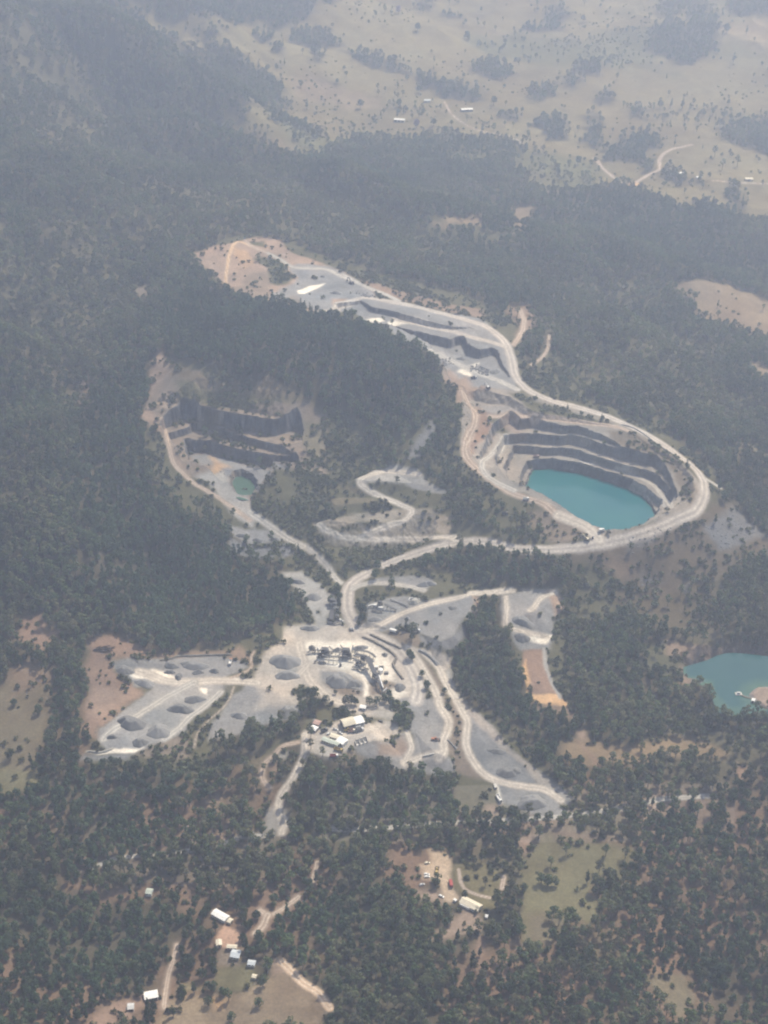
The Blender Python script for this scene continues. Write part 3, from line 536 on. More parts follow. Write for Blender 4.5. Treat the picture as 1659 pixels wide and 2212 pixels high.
paint('8', "1120,920 1160,895 1300,895 1340,1000 1290,1106 1200,1000", 'olive', 'pasture', .05, .1, 4, 5)
paint('8', "60,310 240,380 230,480 130,560 60,500 0,420", 'redfloor', None, .35, .3, 8, 10); paint('8', "290,400 460,420 530,480 480,600 430,600 300,520", (.15, .13, .07), 'pasture', .04, .3, 4, 5)
paint('8', "185,350 240,370 290,370 285,470 300,530 330,565 290,590 260,580 240,490 190,450 200,400", (.43, .33, .235), 'dirt_track', 0, 0, 3, 3)
paint('8', "150,420 200,400 240,470 170,480", (.43, .33, .235), 'dirt_track', .02, .05, 4, 4); paint('8', "150,530 240,540 260,590 220,600 150,560", 'redpale', None, .15, .1, 5, 5)
paint('8', "230,690 310,640 330,600 410,625 410,720 330,730 200,740", 'redpale', 'dirt_track', .06, .05, 4, 5, alpha=.9); paint('8', "410,730 440,730 430,870 410,870", 'red', None, .1, .1, 4, 4)
paint('8', "580,300 640,290 620,360 590,350", 'red', None, .15, .2, 6, 7); paint('8', "1130,180 1180,120 1200,125 1140,240", 'redpale', 'dirt_track', .05, .1, 3, 4)
# ---- roads
road('4', "0,193 120,215 240,245 350,275 430,300 490,340 530,385 550,440 565,510 600,560 660,600 760,635 860,660 960,692 1060,735 1160,785 1250,845 1330,905 1372,955 1385,1010 1372,1060 1340,1106 1250,1146 1130,1196 1020,1226 900,1251 800,1262 700,1268 560,1262 440,1236 340,1236 250,1251 150,1281 60,1311 0,1336", 11)
road('C', "420,-30 320,30 260,90 235,170 240,270 265,350 310,430 370,480 450,510 560,560 660,630 740,720 800,810 840,910 850,1000 830,1080", 13)
road('L', "-10,310 100,300 200,250 350,200 460,205 660,232 800,260", 9); road('L', "640,380 840,420 1000,462 1160,490 1320,540 1480,580 1600,620", 8, dust=.5)
road('L', "200,0 300,50 400,100 550,160 680,222", 7, 'gravel_pale'); road('N', "720,190 850,255 960,320 1100,330 1250,340 1380,400 1480,440 1659,520", 6, 'gravel_pale')
road('N', "600,140 480,100 420,170 395,280 375,400 370,490", 4, 'clay', 'dirt_track'); road('N', "540,85 600,140 720,190", 4, 'redpale', 'dirt_track')
road('L', "960,650 1100,720 1240,790 1400,860 1560,920 1700,985", 9, 'gravel_pale')
road('M', "20,0 60,80 100,140 80,230 30,330 40,420 110,490 200,560 300,630 420,680 520,710 640,790 760,840 860,890 900,930", 8, 'redpale', wander=1.5)
road('M', "190,150 330,155 470,150 560,165 800,195 1000,216 1090,245", 6, 'redpale', dust=.15); road('M', "300,290 200,400 140,450 160,520 240,580 350,630", 7, 'gravel_pale', dust=.2)
road('M', "1600,560 1680,610", 6, 'gravel_pale', dust=.2); road('M', "640,790 760,840 830,880 880,930 900,950", 12, 'dust', dust=.5)
road('M', "1330,740 1280,700 1200,650 1100,615", 5, 'gravel', dust=.1); road('M', "1370,740 1320,680 1240,590 1120,535 1000,500", 5, 'gravel_pale', 'haul_road', dust=.1)
road('4', "590,230 605,290 590,340 560,385", 6, 'redpale', 'dirt_track'); road('4', "715,340 705,400 680,440 635,470", 4, 'redpale', 'dirt_track', dust=.2)
road('J', "1000,120 850,100 700,100 560,130 490,170 510,220 600,280 740,340 860,390 940,430 910,490 840,530 700,575 590,620 540,650 600,680 800,682 1000,678 1200,662 1310,668", 6.5, 'dust', dust=.25)
road('J', "130,550 200,600 320,655 460,675 540,665", 6, 'gravel_pale', dust=.2); road('J', "10,745 100,810 180,880 240,960 290,1030 330,1060", 6, 'gravel_pale', dust=.3)
road('5', "1080,0 1150,50 1240,110 1310,150", 8, 'gravel_pale'); road('K', "230,560 270,700 300,820 340,950 440,1060 540,1140 700,1230 860,1340 1000,1440", 5, 'redpale', 'dirt_track', dust=.2)
road('C', "370,485 500,430 640,360 800,290 960,240 1160,195 1300,155 1400,145 1500,140 1660,122", 7, 'dust', dust=.3)
road('C', "280,110 380,70 500,60 640,70 800,95 900,125", 7, 'gravel_pale', dust=.2)
road('C', "760,620 840,720 920,850 980,960 1030,1080", 7.5, 'dust', dust=.3); road('O', "390,0 430,80 480,160 470,250 430,340 440,420 400,480", 8, 'dust', dust=.3)
road('C', "900,660 1010,770 1060,860 1120,980 1190,1080 1240,1160", 7.5, 'dust', dust=.3); road('O', "550,0 600,90 640,180 630,300 640,400 690,510 760,600 860,670 1000,710 1150,735 1300,755 1400,810 1450,850", 7.5, 'dust', dust=.3)
road('O', "120,260 150,340 165,400 130,470 90,540", 5, 'dust', dust=.2); road('O', "100,540 250,470 380,440", 6, 'dust', dust=.3)
road('5', "1110,738 1000,728 900,730 820,735 720,730 640,700 600,690", 9, 'dust', dust=.5); road('Q', "1000,440 800,540 640,640 480,740 300,850 220,930", 8, 'gravel_pale', dust=.2); road('Q', "1230,520 1080,650 960,740 860,840 740,930", 7, 'gravel_pale', dust=.2)
road('A', "150,330 180,450 210,600 260,760 380,900 500,1000 680,1090", 9, 'dust', dust=.3); road('A', "-60,820 100,760 200,660 240,600", 7, 'dust', dust=.2)
road('Q', "1520,170 1490,230 1500,300 1440,350 1310,400", 2.6, 'redpale', 'dirt_track', dust=.1); road('Q', "1345,480 1300,590 1200,700 1100,790 1030,880 1000,1000", 2.2, 'brown', 'dirt_track', dust=.1)
road('R', "450,40 445,200 400,330 350,420 290,500 240,580 220,680 250,760 280,790 250,890", 6.5, 'dust', 'dirt_track', dust=.3, clear=.12)
road('R', "390,110 260,140 180,220 100,300 90,420 150,500", 5, 'redpale', 'dirt_track', dust=.2, clear=.1); road('R', "1080,-30 900,20 800,40", 6, 'dust', 'dirt_track')
road('8', "-240,262 -60,262 120,250 240,240 440,230 700,215 880,195 1040,170 1200,135 1400,120", 5.5, 'gravel_pale', 'dirt_track', dust=.15, margin=0, clear=.9)
road('7', "1180,290 1040,300 900,345 700,370 500,390 400,430", 4.5, 'gravel_pale', 'dirt_track', dust=.1, margin=0, clear=.9)
road('6', "525,365 530,420 525,480 545,500 620,520 700,540", 5, 'dust', dust=.3); road('6', "740,345 680,370 650,410 630,425", 6, 'dust', dust=.3)
road('H', "730,590 705,700 670,820 650,1000", 4, 'redpale', 'dirt_track', dust=.2, margin=3); road('H', "1520,280 1430,350 1330,400 1270,370", 4.5, 'redpale', 'dirt_track', dust=.2, margin=3)
road('H', "1320,400 1290,470 1240,520", 7, 'redpale', 'dirt_track', dust=.2, margin=2); road('H', "1640,60 1630,110 1600,220", 4, 'redpale', 'dirt_track', dust=.1, margin=1, clear=.3)
road('H', "1410,700 1500,790 1560,850 1640,900 1720,1000", 7, (.45, .32, .22), 'dirt_track', dust=.2, margin=2); road('8', "320,440 340,510 380,540 460,560", 3, 'redpale', 'dirt_track', dust=.1, margin=1)
road('8', "520,470 510,520", 4, 'redpale', 'dirt_track', dust=.1, margin=1); road('2', "910,680 960,740 1050,800 1100,780 1150,750 1190,730 1190,690 1230,650 1330,625", 6, 'redpale', 'dirt_track', dust=.3, margin=2)
road('2', "1420,780 1560,790 1700,795", 5, 'redpale', 'dirt_track', dust=.2, margin=2); road('2', "260,440 300,500 400,560 540,590 600,620", 4, 'redpale', 'dirt_track', dust=.2, margin=1)
paint('2', "1050,790 1090,790 1110,800 1070,812", 'clay', 'dirt_track', 0, 0, 3, 4)

# steep faces inside the workings show bare rock, streaked and broken
steep = np.clip(np.maximum(FM, smooth(1.3, 1.9, SLOPE) * .5 * (1 - SOFT)), 0, 1) * np.clip(FACE * 1.3, 0, 1)
st = steep[..., None]
streak = fbm(X + Z * .2, Y + Z * .2, 11, 4, 91)
rockc = np.array(PAL['rock']) * (1 + .8 * np.clip(streak + .5 * fbm(X, Y, 4, 2, 95), -.8, 1.4))[..., None]
scar = smooth(.26, .5, fbm(X, Y, 13, 4, 93))[..., None]; rockc = rockc * (1 - scar) + np.array([.30, .275, .25]) * scar
rust = smooth(.2, .55, fbm(X, Y, 30, 3, 94))[..., None] * .6; rockc = rockc * (1 - rust) + np.array([.19, .14, .105]) * rust
mossy = smooth(.25, .6, fbm(X, Y, 38, 3, 97))[..., None] * np.array([.11, .095, .055])
rockc = rockc * (1 - .5 * smooth(.25, .6, fbm(X, Y, 38, 3, 97))[..., None]) + .5 * mossy
COL = COL * (1 - st) + rockc * st
BUSH *= 1 - smooth(.5, .9, SLOPE) * FACE * (1 - SOFT)
TREE *= 1 - smooth(.5, .9, SLOPE) * FACE
sw = (KIND == 2) * smooth(.45, .15, SLOPE) * (np.abs(fbm(X + .3 * Y, Y * .45, 16, 4, 119)) < .07)
COL *= (1 + .16 * sw * smooth(-.2, .4, fbm(X, Y, 60, 2, 120)))[..., None]
qn = (KIND == 2) * fbm(X, Y, 34, 4, 117)
COL *= 1 + .28 * qn[..., None] * np.array([1.15, .9, .7]) * (1 - st)
# shot rock lying along the foot of the faces
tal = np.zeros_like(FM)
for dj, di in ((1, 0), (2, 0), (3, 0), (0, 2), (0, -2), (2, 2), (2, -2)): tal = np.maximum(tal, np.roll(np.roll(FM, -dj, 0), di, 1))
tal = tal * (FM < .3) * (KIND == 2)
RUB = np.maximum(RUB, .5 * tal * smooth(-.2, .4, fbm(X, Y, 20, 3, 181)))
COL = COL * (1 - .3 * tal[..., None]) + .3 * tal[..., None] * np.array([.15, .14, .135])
# patchiness every ground has
mot = .5 * fbm(X, Y, 55, 4, 101) + .5 * fbm(X, Y, 9, 3, 103)
COL *= (1 + .22 * mot)[..., None]
hue = fbm(X, Y, 70, 3, 107)
COL *= 1 + hue[..., None] * np.array([.06, .01, -.05])
tg = (KIND == 1) * (Y > 2200) * smooth(.12, .5, 1.3 * fbm(X + .6 * Y, Y * .7, 210, 5, 191))      # tongues of scrub on the far pasture
COL = COL * (1 - .75 * tg[..., None]) + .75 * tg[..., None] * np.array([.098, .1, .054])
TREE = np.maximum(TREE, .42 * tg); BUSH = np.maximum(BUSH, .7 * tg)
pas = (KIND == 1) * (.30 * fbm(X, Y, 150, 4, 111) + .22 * fbm(X, Y, 24, 4, 113))
COL *= 1 + pas[..., None] * np.array([.9, 1.05, 1.1])
COL = np.clip(COL, .01, .8)

# ------------------------------------------------------------------ object helpers
def tag(o, label=None, cat=None, group=None, kind=None):
    if label: o['label'] = label
    if cat: o['category'] = cat
    if group: o['group'] = group
    if kind: o['kind'] = kind
    return o

def np_mesh(name, V, F, mats, smooth_=False):
    me = bpy.data.meshes.new(name)
    V = np.asarray(V, np.float32); F = np.asarray(F, np.int32); n = F.shape[1]
    me.vertices.add(len(V)); me.vertices.foreach_set('co', V.ravel())
    me.loops.add(F.size); me.loops.foreach_set('vertex_index', F.ravel())
    me.polygons.add(len(F)); me.polygons.foreach_set('loop_start', np.arange(0, F.size, n, dtype=np.int32))
    me.polygons.foreach_set('use_smooth', np.full(len(F), smooth_))
    for m in mats: me.materials.append(m)
    me.update(calc_edges=True)
    return me

def link(name, me, parent=None):
    o = bpy.data.objects.new(name, me); C.objects.link(o)
    if parent is not None: o.parent = parent
    return o

def new_mat(name):
    m = bpy.data.materials.new(name); m.use_nodes = True
    nt = m.node_tree; b = nt.nodes['Principled BSDF']
    b.inputs['Roughness'].default_value = .9
    b.inputs['Specular IOR Level'].default_value = .1
    return m, nt, b

def node(nt, t, **kw):
    n = nt.nodes.new(t)
    for k, v in kw.items():
        if k.startswith('_'): setattr(n, k[1:], v)
        else: n.inputs[k.replace('__', ' ')].default_value = v
    return n

# ground material: surveyed albedo x fine grain
m_ground, nt, b = new_mat('ground_cover')
at = node(nt, 'ShaderNodeAttribute', _attribute_name='cover')
geo = node(nt, 'ShaderNodeNewGeometry')
n1 = node(nt, 'ShaderNodeTexNoise', Scale=.45, Detail=6, Roughness=.7); n2 = node(nt, 'ShaderNodeTexNoise', Scale=.06, Detail=5, Roughness=.6)
for n in (n1, n2): nt.links.new(geo.outputs['Position'], n.inputs['Vector'])
mr = node(nt, 'ShaderNodeMapRange'); mr.inputs['From Min'].default_value = .25; mr.inputs['From Max'].default_value = .75; mr.inputs['To Min'].default_value = .62; mr.inputs['To Max'].default_value = 1.38
mr2 = node(nt, 'ShaderNodeMapRange'); mr2.inputs['From Min'].default_value = .25; mr2.inputs['From Max'].default_value = .75; mr2.inputs['To Min'].default_value = .86; mr2.inputs['To Max'].default_value = 1.14
nt.links.new(n1.outputs['Fac'], mr.inputs['Value']); nt.links.new(n2.outputs['Fac'], mr2.inputs['Value'])
mu = node(nt, 'ShaderNodeMath', _operation='MULTIPLY'); nt.links.new(mr.outputs[0], mu.inputs[0]); nt.links.new(mr2.outputs[0], mu.inputs[1])
vm = node(nt, 'ShaderNodeVectorMath', _operation='SCALE'); nt.links.new(at.outputs['Color'], vm.inputs[0]); nt.links.new(mu.outputs[0], vm.inputs['Scale'])
nt.links.new(vm.outputs[0], b.inputs['Base Color'])
b.inputs['Specular IOR Level'].default_value = 0

# ------------------------------------------------------------------ the ground as objects by cover
idx = np.arange(NX * NY).reshape(NY, NX)
quad = np.stack([idx[:-1, :-1], idx[:-1, 1:], idx[1:, 1:], idx[1:, :-1]], -1).reshape(-1, 4)
fk = KIND[:-1, :-1].ravel()
VV = np.stack([X, Y, Z], -1).reshape(-1, 3); CC = COL.reshape(-1, 3)
GLAB = dict(hillside=('wooded hillside and bush ground around the quarry', 'hillside'), pasture=('dry pale grass paddocks and clearings between the woods', 'pasture'),
            quarry_ground=('bare grey and brown quarry benches, floors and gravel yards', 'quarry'), haul_road=('pale dusty haul roads looping round the quarry pits', 'road'),
            dirt_track=('narrow reddish dirt tracks through bush and yards', 'dirt track'))
for k, nm in enumerate(CLS):
    q = quad[fk == k]
    used, inv = np.unique(q, return_inverse=True)
    me = np_mesh(nm, VV[used], inv.reshape(-1, 4), [m_ground])
    ca = me.attributes.new('cover', 'FLOAT_COLOR', 'POINT')
    c4 = np.ones((len(used), 4), np.float32); c4[:, :3] = CC[used]
    ca.data.foreach_set('color', c4.ravel())
    tag(link(nm, me), GLAB[nm][0], GLAB[nm][1], kind='structure')

# ------------------------------------------------------------------ water
def water(name, sheet, s, z, label, deep, shallow):
    p = pts(sheet, s); x, y = at_level(p[:, 0], p[:, 1], z)
    sh = spline(np.vstack([np.stack([x, y], 1), [[x[0], y[0]]]]), 6)[:-1]; cc = sh.mean(0); n = len(sh)
    fr = [1, .97, .93, .88, .8, .68, .5, .25]
    V = [(*(cc + (p - cc) * f), z) for f in fr for p in sh] + [(*cc, z)]
    me = bpy.data.meshes.new(name)
    F = [(j * n + i, j * n + (i + 1) % n, (j + 1) * n + (i + 1) % n, (j + 1) * n + i) for j in range(len(fr) - 1) for i in range(n)] + [((len(fr) - 1) * n + i, (len(fr) - 1) * n + (i + 1) % n, len(V) - 1) for i in range(n)]
    me.from_pydata(V, [], F)
    bm = bmesh.new(); bm.from_mesh(me); bmesh.ops.recalc_face_normals(bm, faces=bm.faces[:])
    if sum(f.normal.z for f in bm.faces) < 0: bmesh.ops.reverse_faces(bm, faces=bm.faces[:])
    bm.to_mesh(me); bm.free()
    # water depth over the dug bed: shallows show their silt
    dep = z - sample(Z, np.array([v[0] for v in V]), np.array([v[1] for v in V]))
    me.attributes.new('depth', 'FLOAT', 'POINT').data.foreach_set('value', dep.astype(np.float32))
    m, nt, b = new_mat(name)
    b.inputs['Roughness'].default_value = .12; b.inputs['Specular IOR Level'].default_value = .35
    g = node(nt, 'ShaderNodeNewGeometry'); n = node(nt, 'ShaderNodeTexNoise', Scale=.02, Detail=3)
    nt.links.new(g.outputs['Position'], n.inputs['Vector'])
    mx = node(nt, 'ShaderNodeMix', _data_type='RGBA'); mx.inputs['A'].default_value = (*deep, 1); mx.inputs['B'].default_value = (*shallow, 1)
    mr = node(nt, 'ShaderNodeMapRange'); mr.inputs['From Min'].default_value = .35; mr.inputs['From Max'].default_value = .7
    nt.links.new(n.outputs['Fac'], mr.inputs['Value']); nt.links.new(mr.outputs[0], mx.inputs['Factor'])
    da = node(nt, 'ShaderNodeAttribute', _attribute_name='depth'); dm = node(nt, 'ShaderNodeMapRange'); dm.inputs['From Min'].default_value = 0; dm.inputs['From Max'].default_value = 7
    nt.links.new(da.outputs['Fac'], dm.inputs['Value']); m2 = node(nt, 'ShaderNodeMix', _data_type='RGBA'); m2.inputs['A'].default_value = (.06, .125, .085, 1)
    nt.links.new(dm.outputs[0], m2.inputs['Factor']); nt.links.new(mx.outputs['Result'], m2.inputs['B']); nt.links.new(m2.outputs['Result'], b.inputs['Base Color'])
    rp = node(nt, 'ShaderNodeTexNoise', Scale=.35, Detail=4); nt.links.new(g.outputs['Position'], rp.inputs['Vector'])
    bp = node(nt, 'ShaderNodeBump', Strength=.15, Distance=.4); nt.links.new(rp.outputs['Fac'], bp.inputs['Height']); nt.links.new(bp.outputs[0], b.inputs['Normal'])
    me.materials.append(m)
    return tag(link(name, me), label, 'water', kind='structure')
water('lake', 'M', "400,560 450,480 600,482 780,508 920,552 1070,606 1190,660 1280,740 1290,820 1180,940 930,1030 780,960 600,850 440,720 390,640", 21.5, 'turquoise water filling the bottom of the deep terraced pit', (.004, .105, .125), (.012, .125, .13))
water('lagoon', 'G', "1110,230 1250,190 1400,140 1659,160 1950,200 1950,520 1390,540 1300,440 1240,350 1120,340", -12, 'dark green lagoon beside the wooded slope', (.014, .07, .078), (.022, .085, .088))
water('pond', 'K', "850,1060 930,1050 1010,1090 1060,1190 1010,1260 890,1250 830,1150", 33.2, 'small dull green pond on the old quarry floor', (.045, .068, .055), (.06, .082, .064))
# ------------------------------------------------------------------ trees
def leaf_mat(name, a, b_, c):
    m, nt, b = new_mat(name)
    oi = node(nt, 'ShaderNodeObjectInfo')
    cr = node(nt, 'ShaderNodeValToRGB'); cr.color_ramp.elements[0].color = (*a, 1); cr.color_ramp.elements[1].color = (*c, 1)
    e = cr.color_ramp.elements.new(.55); e.color = (*b_, 1)
    nt.links.new(oi.outputs['Random'], cr.inputs['Fac'])
    g = node(nt, 'ShaderNodeNewGeometry')
    mr = node(nt, 'ShaderNodeMapRange'); mr.inputs['To Min'].default_value = .7; mr.inputs['To Max'].default_value = 1.35
    nt.links.new(g.outputs['Random Per Island'], mr.inputs['Value'])
    st = node(nt, 'ShaderNodeTexNoise', Scale=.017, Detail=3, Roughness=.55); nt.links.new(g.outputs['Position'], st.inputs['Vector'])      # stands of different species
    ms = node(nt, 'ShaderNodeMapRange'); ms.inputs['From Min'].default_value = .3; ms.inputs['From Max'].default_value = .7; ms.inputs['To Min'].default_value = .6; ms.inputs['To Max'].default_value = 1.5
    nt.links.new(st.outputs['Fac'], ms.inputs['Value']); mm = node(nt, 'ShaderNodeMath', _operation='MULTIPLY'); nt.links.new(ms.outputs[0], mm.inputs[0]); nt.links.new(mr.outputs[0], mm.inputs[1])
    vm = node(nt, 'ShaderNodeVectorMath', _operation='SCALE'); nt.links.new(cr.outputs[0], vm.inputs[0]); nt.links.new(mm.outputs[0], vm.inputs['Scale'])
    nt.links.new(vm.outputs[0], b.inputs['Base Color'])
    b.inputs['Roughness'].default_value = .7; b.inputs['Specular IOR Level'].default_value = .2
    tl = nt.nodes.new('ShaderNodeBsdfTranslucent'); mx = nt.nodes.new('ShaderNodeMixShader'); mx.inputs[0].default_value = .4   # thin leaves pass some light
    nt.links.new(vm.outputs[0], tl.inputs['Color']); nt.links.new(b.outputs[0], mx.inputs[1]); nt.links.new(tl.outputs[0], mx.inputs[2])
    nt.links.new(mx.outputs[0], nt.nodes['Material Output'].inputs['Surface'])
    return m
m_gum = leaf_mat('gum_leaves', (.084, .122, .05), (.106, .138, .062), (.15, .15, .084))
m_pale = leaf_mat('pale_gum_leaves', (.118, .144, .07), (.142, .16, .08), (.18, .17, .102))
m_dark = leaf_mat('dark_leaves', (.046, .082, .038), (.06, .096, .046), (.08, .108, .052))
m_bush = leaf_mat('bush_leaves', (.096, .118, .056), (.118, .132, .068), (.148, .146, .084))
m_mauve = leaf_mat('mauve_blossom', (.17, .14, .22), (.2, .165, .25), (.22, .18, .27))
m_bark, nt, b = new_mat('bark'); b.inputs['Base Color'].default_value = (.24, .21, .175, 1)
n = node(nt, 'ShaderNodeTexNoise', Scale=2., Detail=3); cr = node(nt, 'ShaderNodeValToRGB')
cr.color_ramp.elements[0].color = (.13, .11, .09, 1); cr.color_ramp.elements[1].color = (.34, .31, .27, 1)
nt.links.new(n.outputs['Fac'], cr.inputs['Fac']); nt.links.new(cr.outputs[0], b.inputs['Base Color'])

def tube(path, radii, n=5):
    V, F = [], []
    for k, (p, r) in enumerate(zip(path, radii)):
        p = Vector(p); q = Vector(path[min(k + 1, len(path) - 1)]) - Vector(path[max(k - 1, 0)])
        a = q.orthogonal().normalized(); bb = q.normalized().cross(a)
        for i in range(n):
            t = 2 * math.pi * i / n
            V.append(tuple(p + r * (math.cos(t) * a + math.sin(t) * bb)))
    for k in range(len(path) - 1):
        for i in range(n):
            F.append((k * n + i, k * n + (i + 1) % n, (k + 1) * n + (i + 1) % n, (k + 1) * n + i))
    return V, F

def tree_geo(seed, h, cr, style, leaves, size):
    """-> (trunk V, F), (crown V, F): tapered trunk and limbs, leaf sprays spread through lumpy clump volumes"""
    r = random.Random(seed); g = np.random.default_rng(seed)
    lean = (r.uniform(-.05, .05) * h, r.uniform(-.05, .05) * h)
    top = (lean[0], lean[1], h * .72)
    TV, TF = tube([(0, 0, -1.2), (lean[0] * .3, lean[1] * .3, h * .3), (lean[0] * .8, lean[1] * .8, h * .55), top], [.032 * h, .022 * h, .015 * h, .005 * h])
    clumps = []
    if style == 'gum': nc, zlo, zhi, rr = 8, .42, .9, .42
    elif style == 'round': nc, zlo, zhi, rr = 9, .28, .78, .5
    elif style == 'slender': nc, zlo, zhi, rr = 8, .25, .92, .5
    else: nc, zlo, zhi, rr = 5, .25, .65, .5
    for k in range(nc):
        a = 2.4 * k + r.uniform(-.5, .5)
        t = (k + .5) / nc
        zc = h * (zlo + (zhi - zlo) * t)
        d = cr * (.62 if style != 'slender' else .35) * math.sqrt(max(.05, 1 - abs(2 * t - .9) ** 1.5)) * r.uniform(.6, 1.1)
        if k == nc - 1: d *= .2
        if style == 'slender': rad = cr * rr * (1.25 - t)
        else: rad = cr * rr * r.uniform(.75, 1.15)
        c = (lean[0] * t + d * math.cos(a), lean[1] * t + d * math.sin(a), zc)
        clumps.append((c, rad))
        if style in ('gum', 'round') and k % 2 == 0:
            V2, F2 = tube([(lean[0] * .5, lean[1] * .5, h * .33), ((c[0] + lean[0]) / 2, (c[1] + lean[1]) / 2, (c[2] + h * .4) / 2), c], [.012 * h, .008 * h, .003 * h], 4)
            o = len(TV); TV += V2; TF += [tuple(i + o for i in f) for f in F2]
    w = np.array([c[1] ** 2 for c in clumps]); w /= w.sum()
    pick = g.choice(len(clumps), leaves, p=w)
    cen = np.array([clumps[i][0] for i in pick]); rad = np.array([clumps[i][1] for i in pick])
    dr = g.normal(size=(leaves, 3)); dr /= np.linalg.norm(dr, axis=1)[:, None]
    dr[:, 2] = np.where(dr[:, 2] < -.35, -dr[:, 2] * .6, dr[:, 2])
    pos = cen + dr * (rad * g.uniform(.62, 1.05, leaves))[:, None] * np.array([1, 1, .72])
    nrm = dr + g.normal(size=(leaves, 3)) * .42; nrm /= np.linalg.norm(nrm, axis=1)[:, None]
    ta = np.cross(nrm, g.normal(size=(leaves, 3))); ta /= np.linalg.norm(ta, axis=1)[:, None] + 1e-9
    tb = np.cross(nrm, ta)
    s = size * g.uniform(.6, 1.25, leaves)[:, None]
    k1, k2, k3, k4 = (g.uniform(.55, 1.1, (leaves, 1)) for _ in range(4))
    V = np.stack([pos + ta * s * k1, pos + tb * s * k2 * .8, pos - ta * s * k3, pos - tb * s * k4 * .8], 1).reshape(-1, 3)
    F = np.arange(leaves * 4).reshape(-1, 4)
    return (np.array(TV), np.array(TF)), (V, F)

KINDS = [('gum', 15, 4.9, 9), ('gum', 17, 5.4, 10), ('gum', 13, 4.4, 8), ('round', 12.5, 4.9, 10), ('round', 10, 4.3, 9), ('slender', 16, 3.1, 9), ('bush', 3.2, 2.1, 7), ('bush', 2.3, 1.7, 7), ('gum', 15, 4.9, 9), ('gum', 17, 5.4, 10), ('gum', 13, 4.4, 8)]
FORM_KIND = [8, 9, 10, 0, 1, 2, 3, 4, 5]      # pale open gums, gums, dark closed forest
LMAT = [m_gum, m_gum, m_gum, m_dark, m_dark, m_dark, m_bush, m_bush, m_pale, m_pale, m_pale]
def joined(seed, k, leaves, size):
    st, h, cr, _ = KINDS[k]
    (tv, tf), (cv, cf) = tree_geo(seed, h, cr, st, leaves, size)
    me = np_mesh('tree_form', np.vstack([tv, cv]), np.vstack([tf, cf + len(tv)]), [m_bark, LMAT[k]])
    me.polygons.foreach_set('material_index', np.r_[np.zeros(len(tf), np.int32), np.ones(len(cf), np.int32)])
    return me
forms = bpy.data.collections.new('tree_forms')          # patterns for the woods, not placed in the scene themselves
bforms = bpy.data.collections.new('bush_forms')
for i in range(9):
    k = FORM_KIND[i]
    forms.objects.link(bpy.data.objects.new(f'tree_form_{i}', joined(100 + i, k, 200, 1.0)))
for i in range(4):
    bforms.objects.link(bpy.data.objects.new(f'bush_form_{i}', joined(200 + i, 6 + i % 2, 46, .75)))

# where they stand: a jittered lattice thinned by the cover
def lattice(step, y0, y1, xm=1.12, far_grow=0.):
    out = []
    y = y0
    while y < y1:
        st = step * (1 + far_grow * max(0, (y - 1500) / 1000))
        half = .275 * (y + 250) * xm
        xs = np.arange(-half, half, st)
        out.append(np.stack([xs, np.full(len(xs), y)], 1) + rng.uniform(-.48, .48, (len(xs), 2)) * st)
        y += st
    return np.vstack(out)
L = lattice(5.7, 590, 4700, 1.1, .28)
dens = sample(TREE, L[:, 0], L[:, 1])
clump = fbm(L[:, 0], L[:, 1], 60, 3, 131)
clump = np.where(L[:, 1] > 2250, 1.4 * fbm(L[:, 0], L[:, 1], 190, 5, 133) + .12, clump)
dens = np.where(dens < .5, dens * np.where(L[:, 1] > 2250, .3 + 3.5 * smooth(.1, .6, clump) ** 2, .25 + 1.9 * smooth(-.1, .5, clump)), dens * (1 - .4 * smooth(.1, .6, clump)) * (1 - .6 * smooth(.05, .5, -sample(STAND_SHADE, L[:, 0], L[:, 1]))))
dens *= np.where(L[:, 1] < 1020, .74, .97)
keep = rng.uniform(size=len(L)) < dens
T = L[keep]; tz = sample(Z, T[:, 0], T[:, 1])
WATER = [(21.8, 'lake'), (-11.6, 'lagoon'), (33.4, 'pond')]
def wet(x, y, z):
    w = np.zeros(len(x), bool)
    for lev, nm in WATER:
        me = bpy.data.objects[nm].data
        poly = np.array([(v.co.x, v.co.y) for v in me.vertices])
        w |= inside(x, y, poly) & (z < lev + .4)
    return w
k = ~wet(T[:, 0], T[:, 1], tz); T, tz = T[k], tz[k]
tu, tv, td = project(T[:, 0], T[:, 1], tz + 8)
cover_t = sample(TREE, T[:, 0], T[:, 1])
# dark trees: closed forest and painted slope shade; pale gums: open bush, lit slopes
g_n = sample(STAND_SHADE, T[:, 0], T[:, 1])
tn = g_n * 1.5 + rng.normal(0, .38, len(T))
form = np.where(tn > .22, rng.integers(6, 9, len(T)), np.where(tn > -.25, rng.integers(3, 6, len(T)), rng.integers(0, 3, len(T))))
scl = rng.uniform(.68, 1.12, len(T)) * np.where(cover_t < .5, .82, 1.) * np.where(T[:, 1] > 2300, 1.08, 1)
rot = rng.uniform(0, 6.283, len(T))
Bl = lattice(3.2, 590, 3300, 1.08, .5)
bt = np.clip(sample(TREE, Bl[:, 0], Bl[:, 1]), 0, 1); bd = sample(BUSH, Bl[:, 0], Bl[:, 1]) * (1 - .75 * bt) + .5 * (bt > .5) * smooth(0, .4, -sample(STAND_SHADE, Bl[:, 0], Bl[:, 1]) + .15 * (Bl[:, 1] < 1020))
bc = np.where(Bl[:, 1] > 2250, fbm(Bl[:, 0], Bl[:, 1], 150, 5, 153) - .25, fbm(Bl[:, 0], Bl[:, 1], 26, 3, 151))
keep = rng.uniform(size=len(Bl)) < bd * smooth(-.45, .55, bc) * 1.1
Bs = Bl[keep]; bz = sample(Z, Bs[:, 0], Bs[:, 1])
k = ~wet(Bs[:, 0], Bs[:, 1], bz); Bs, bz = Bs[k], bz[k]

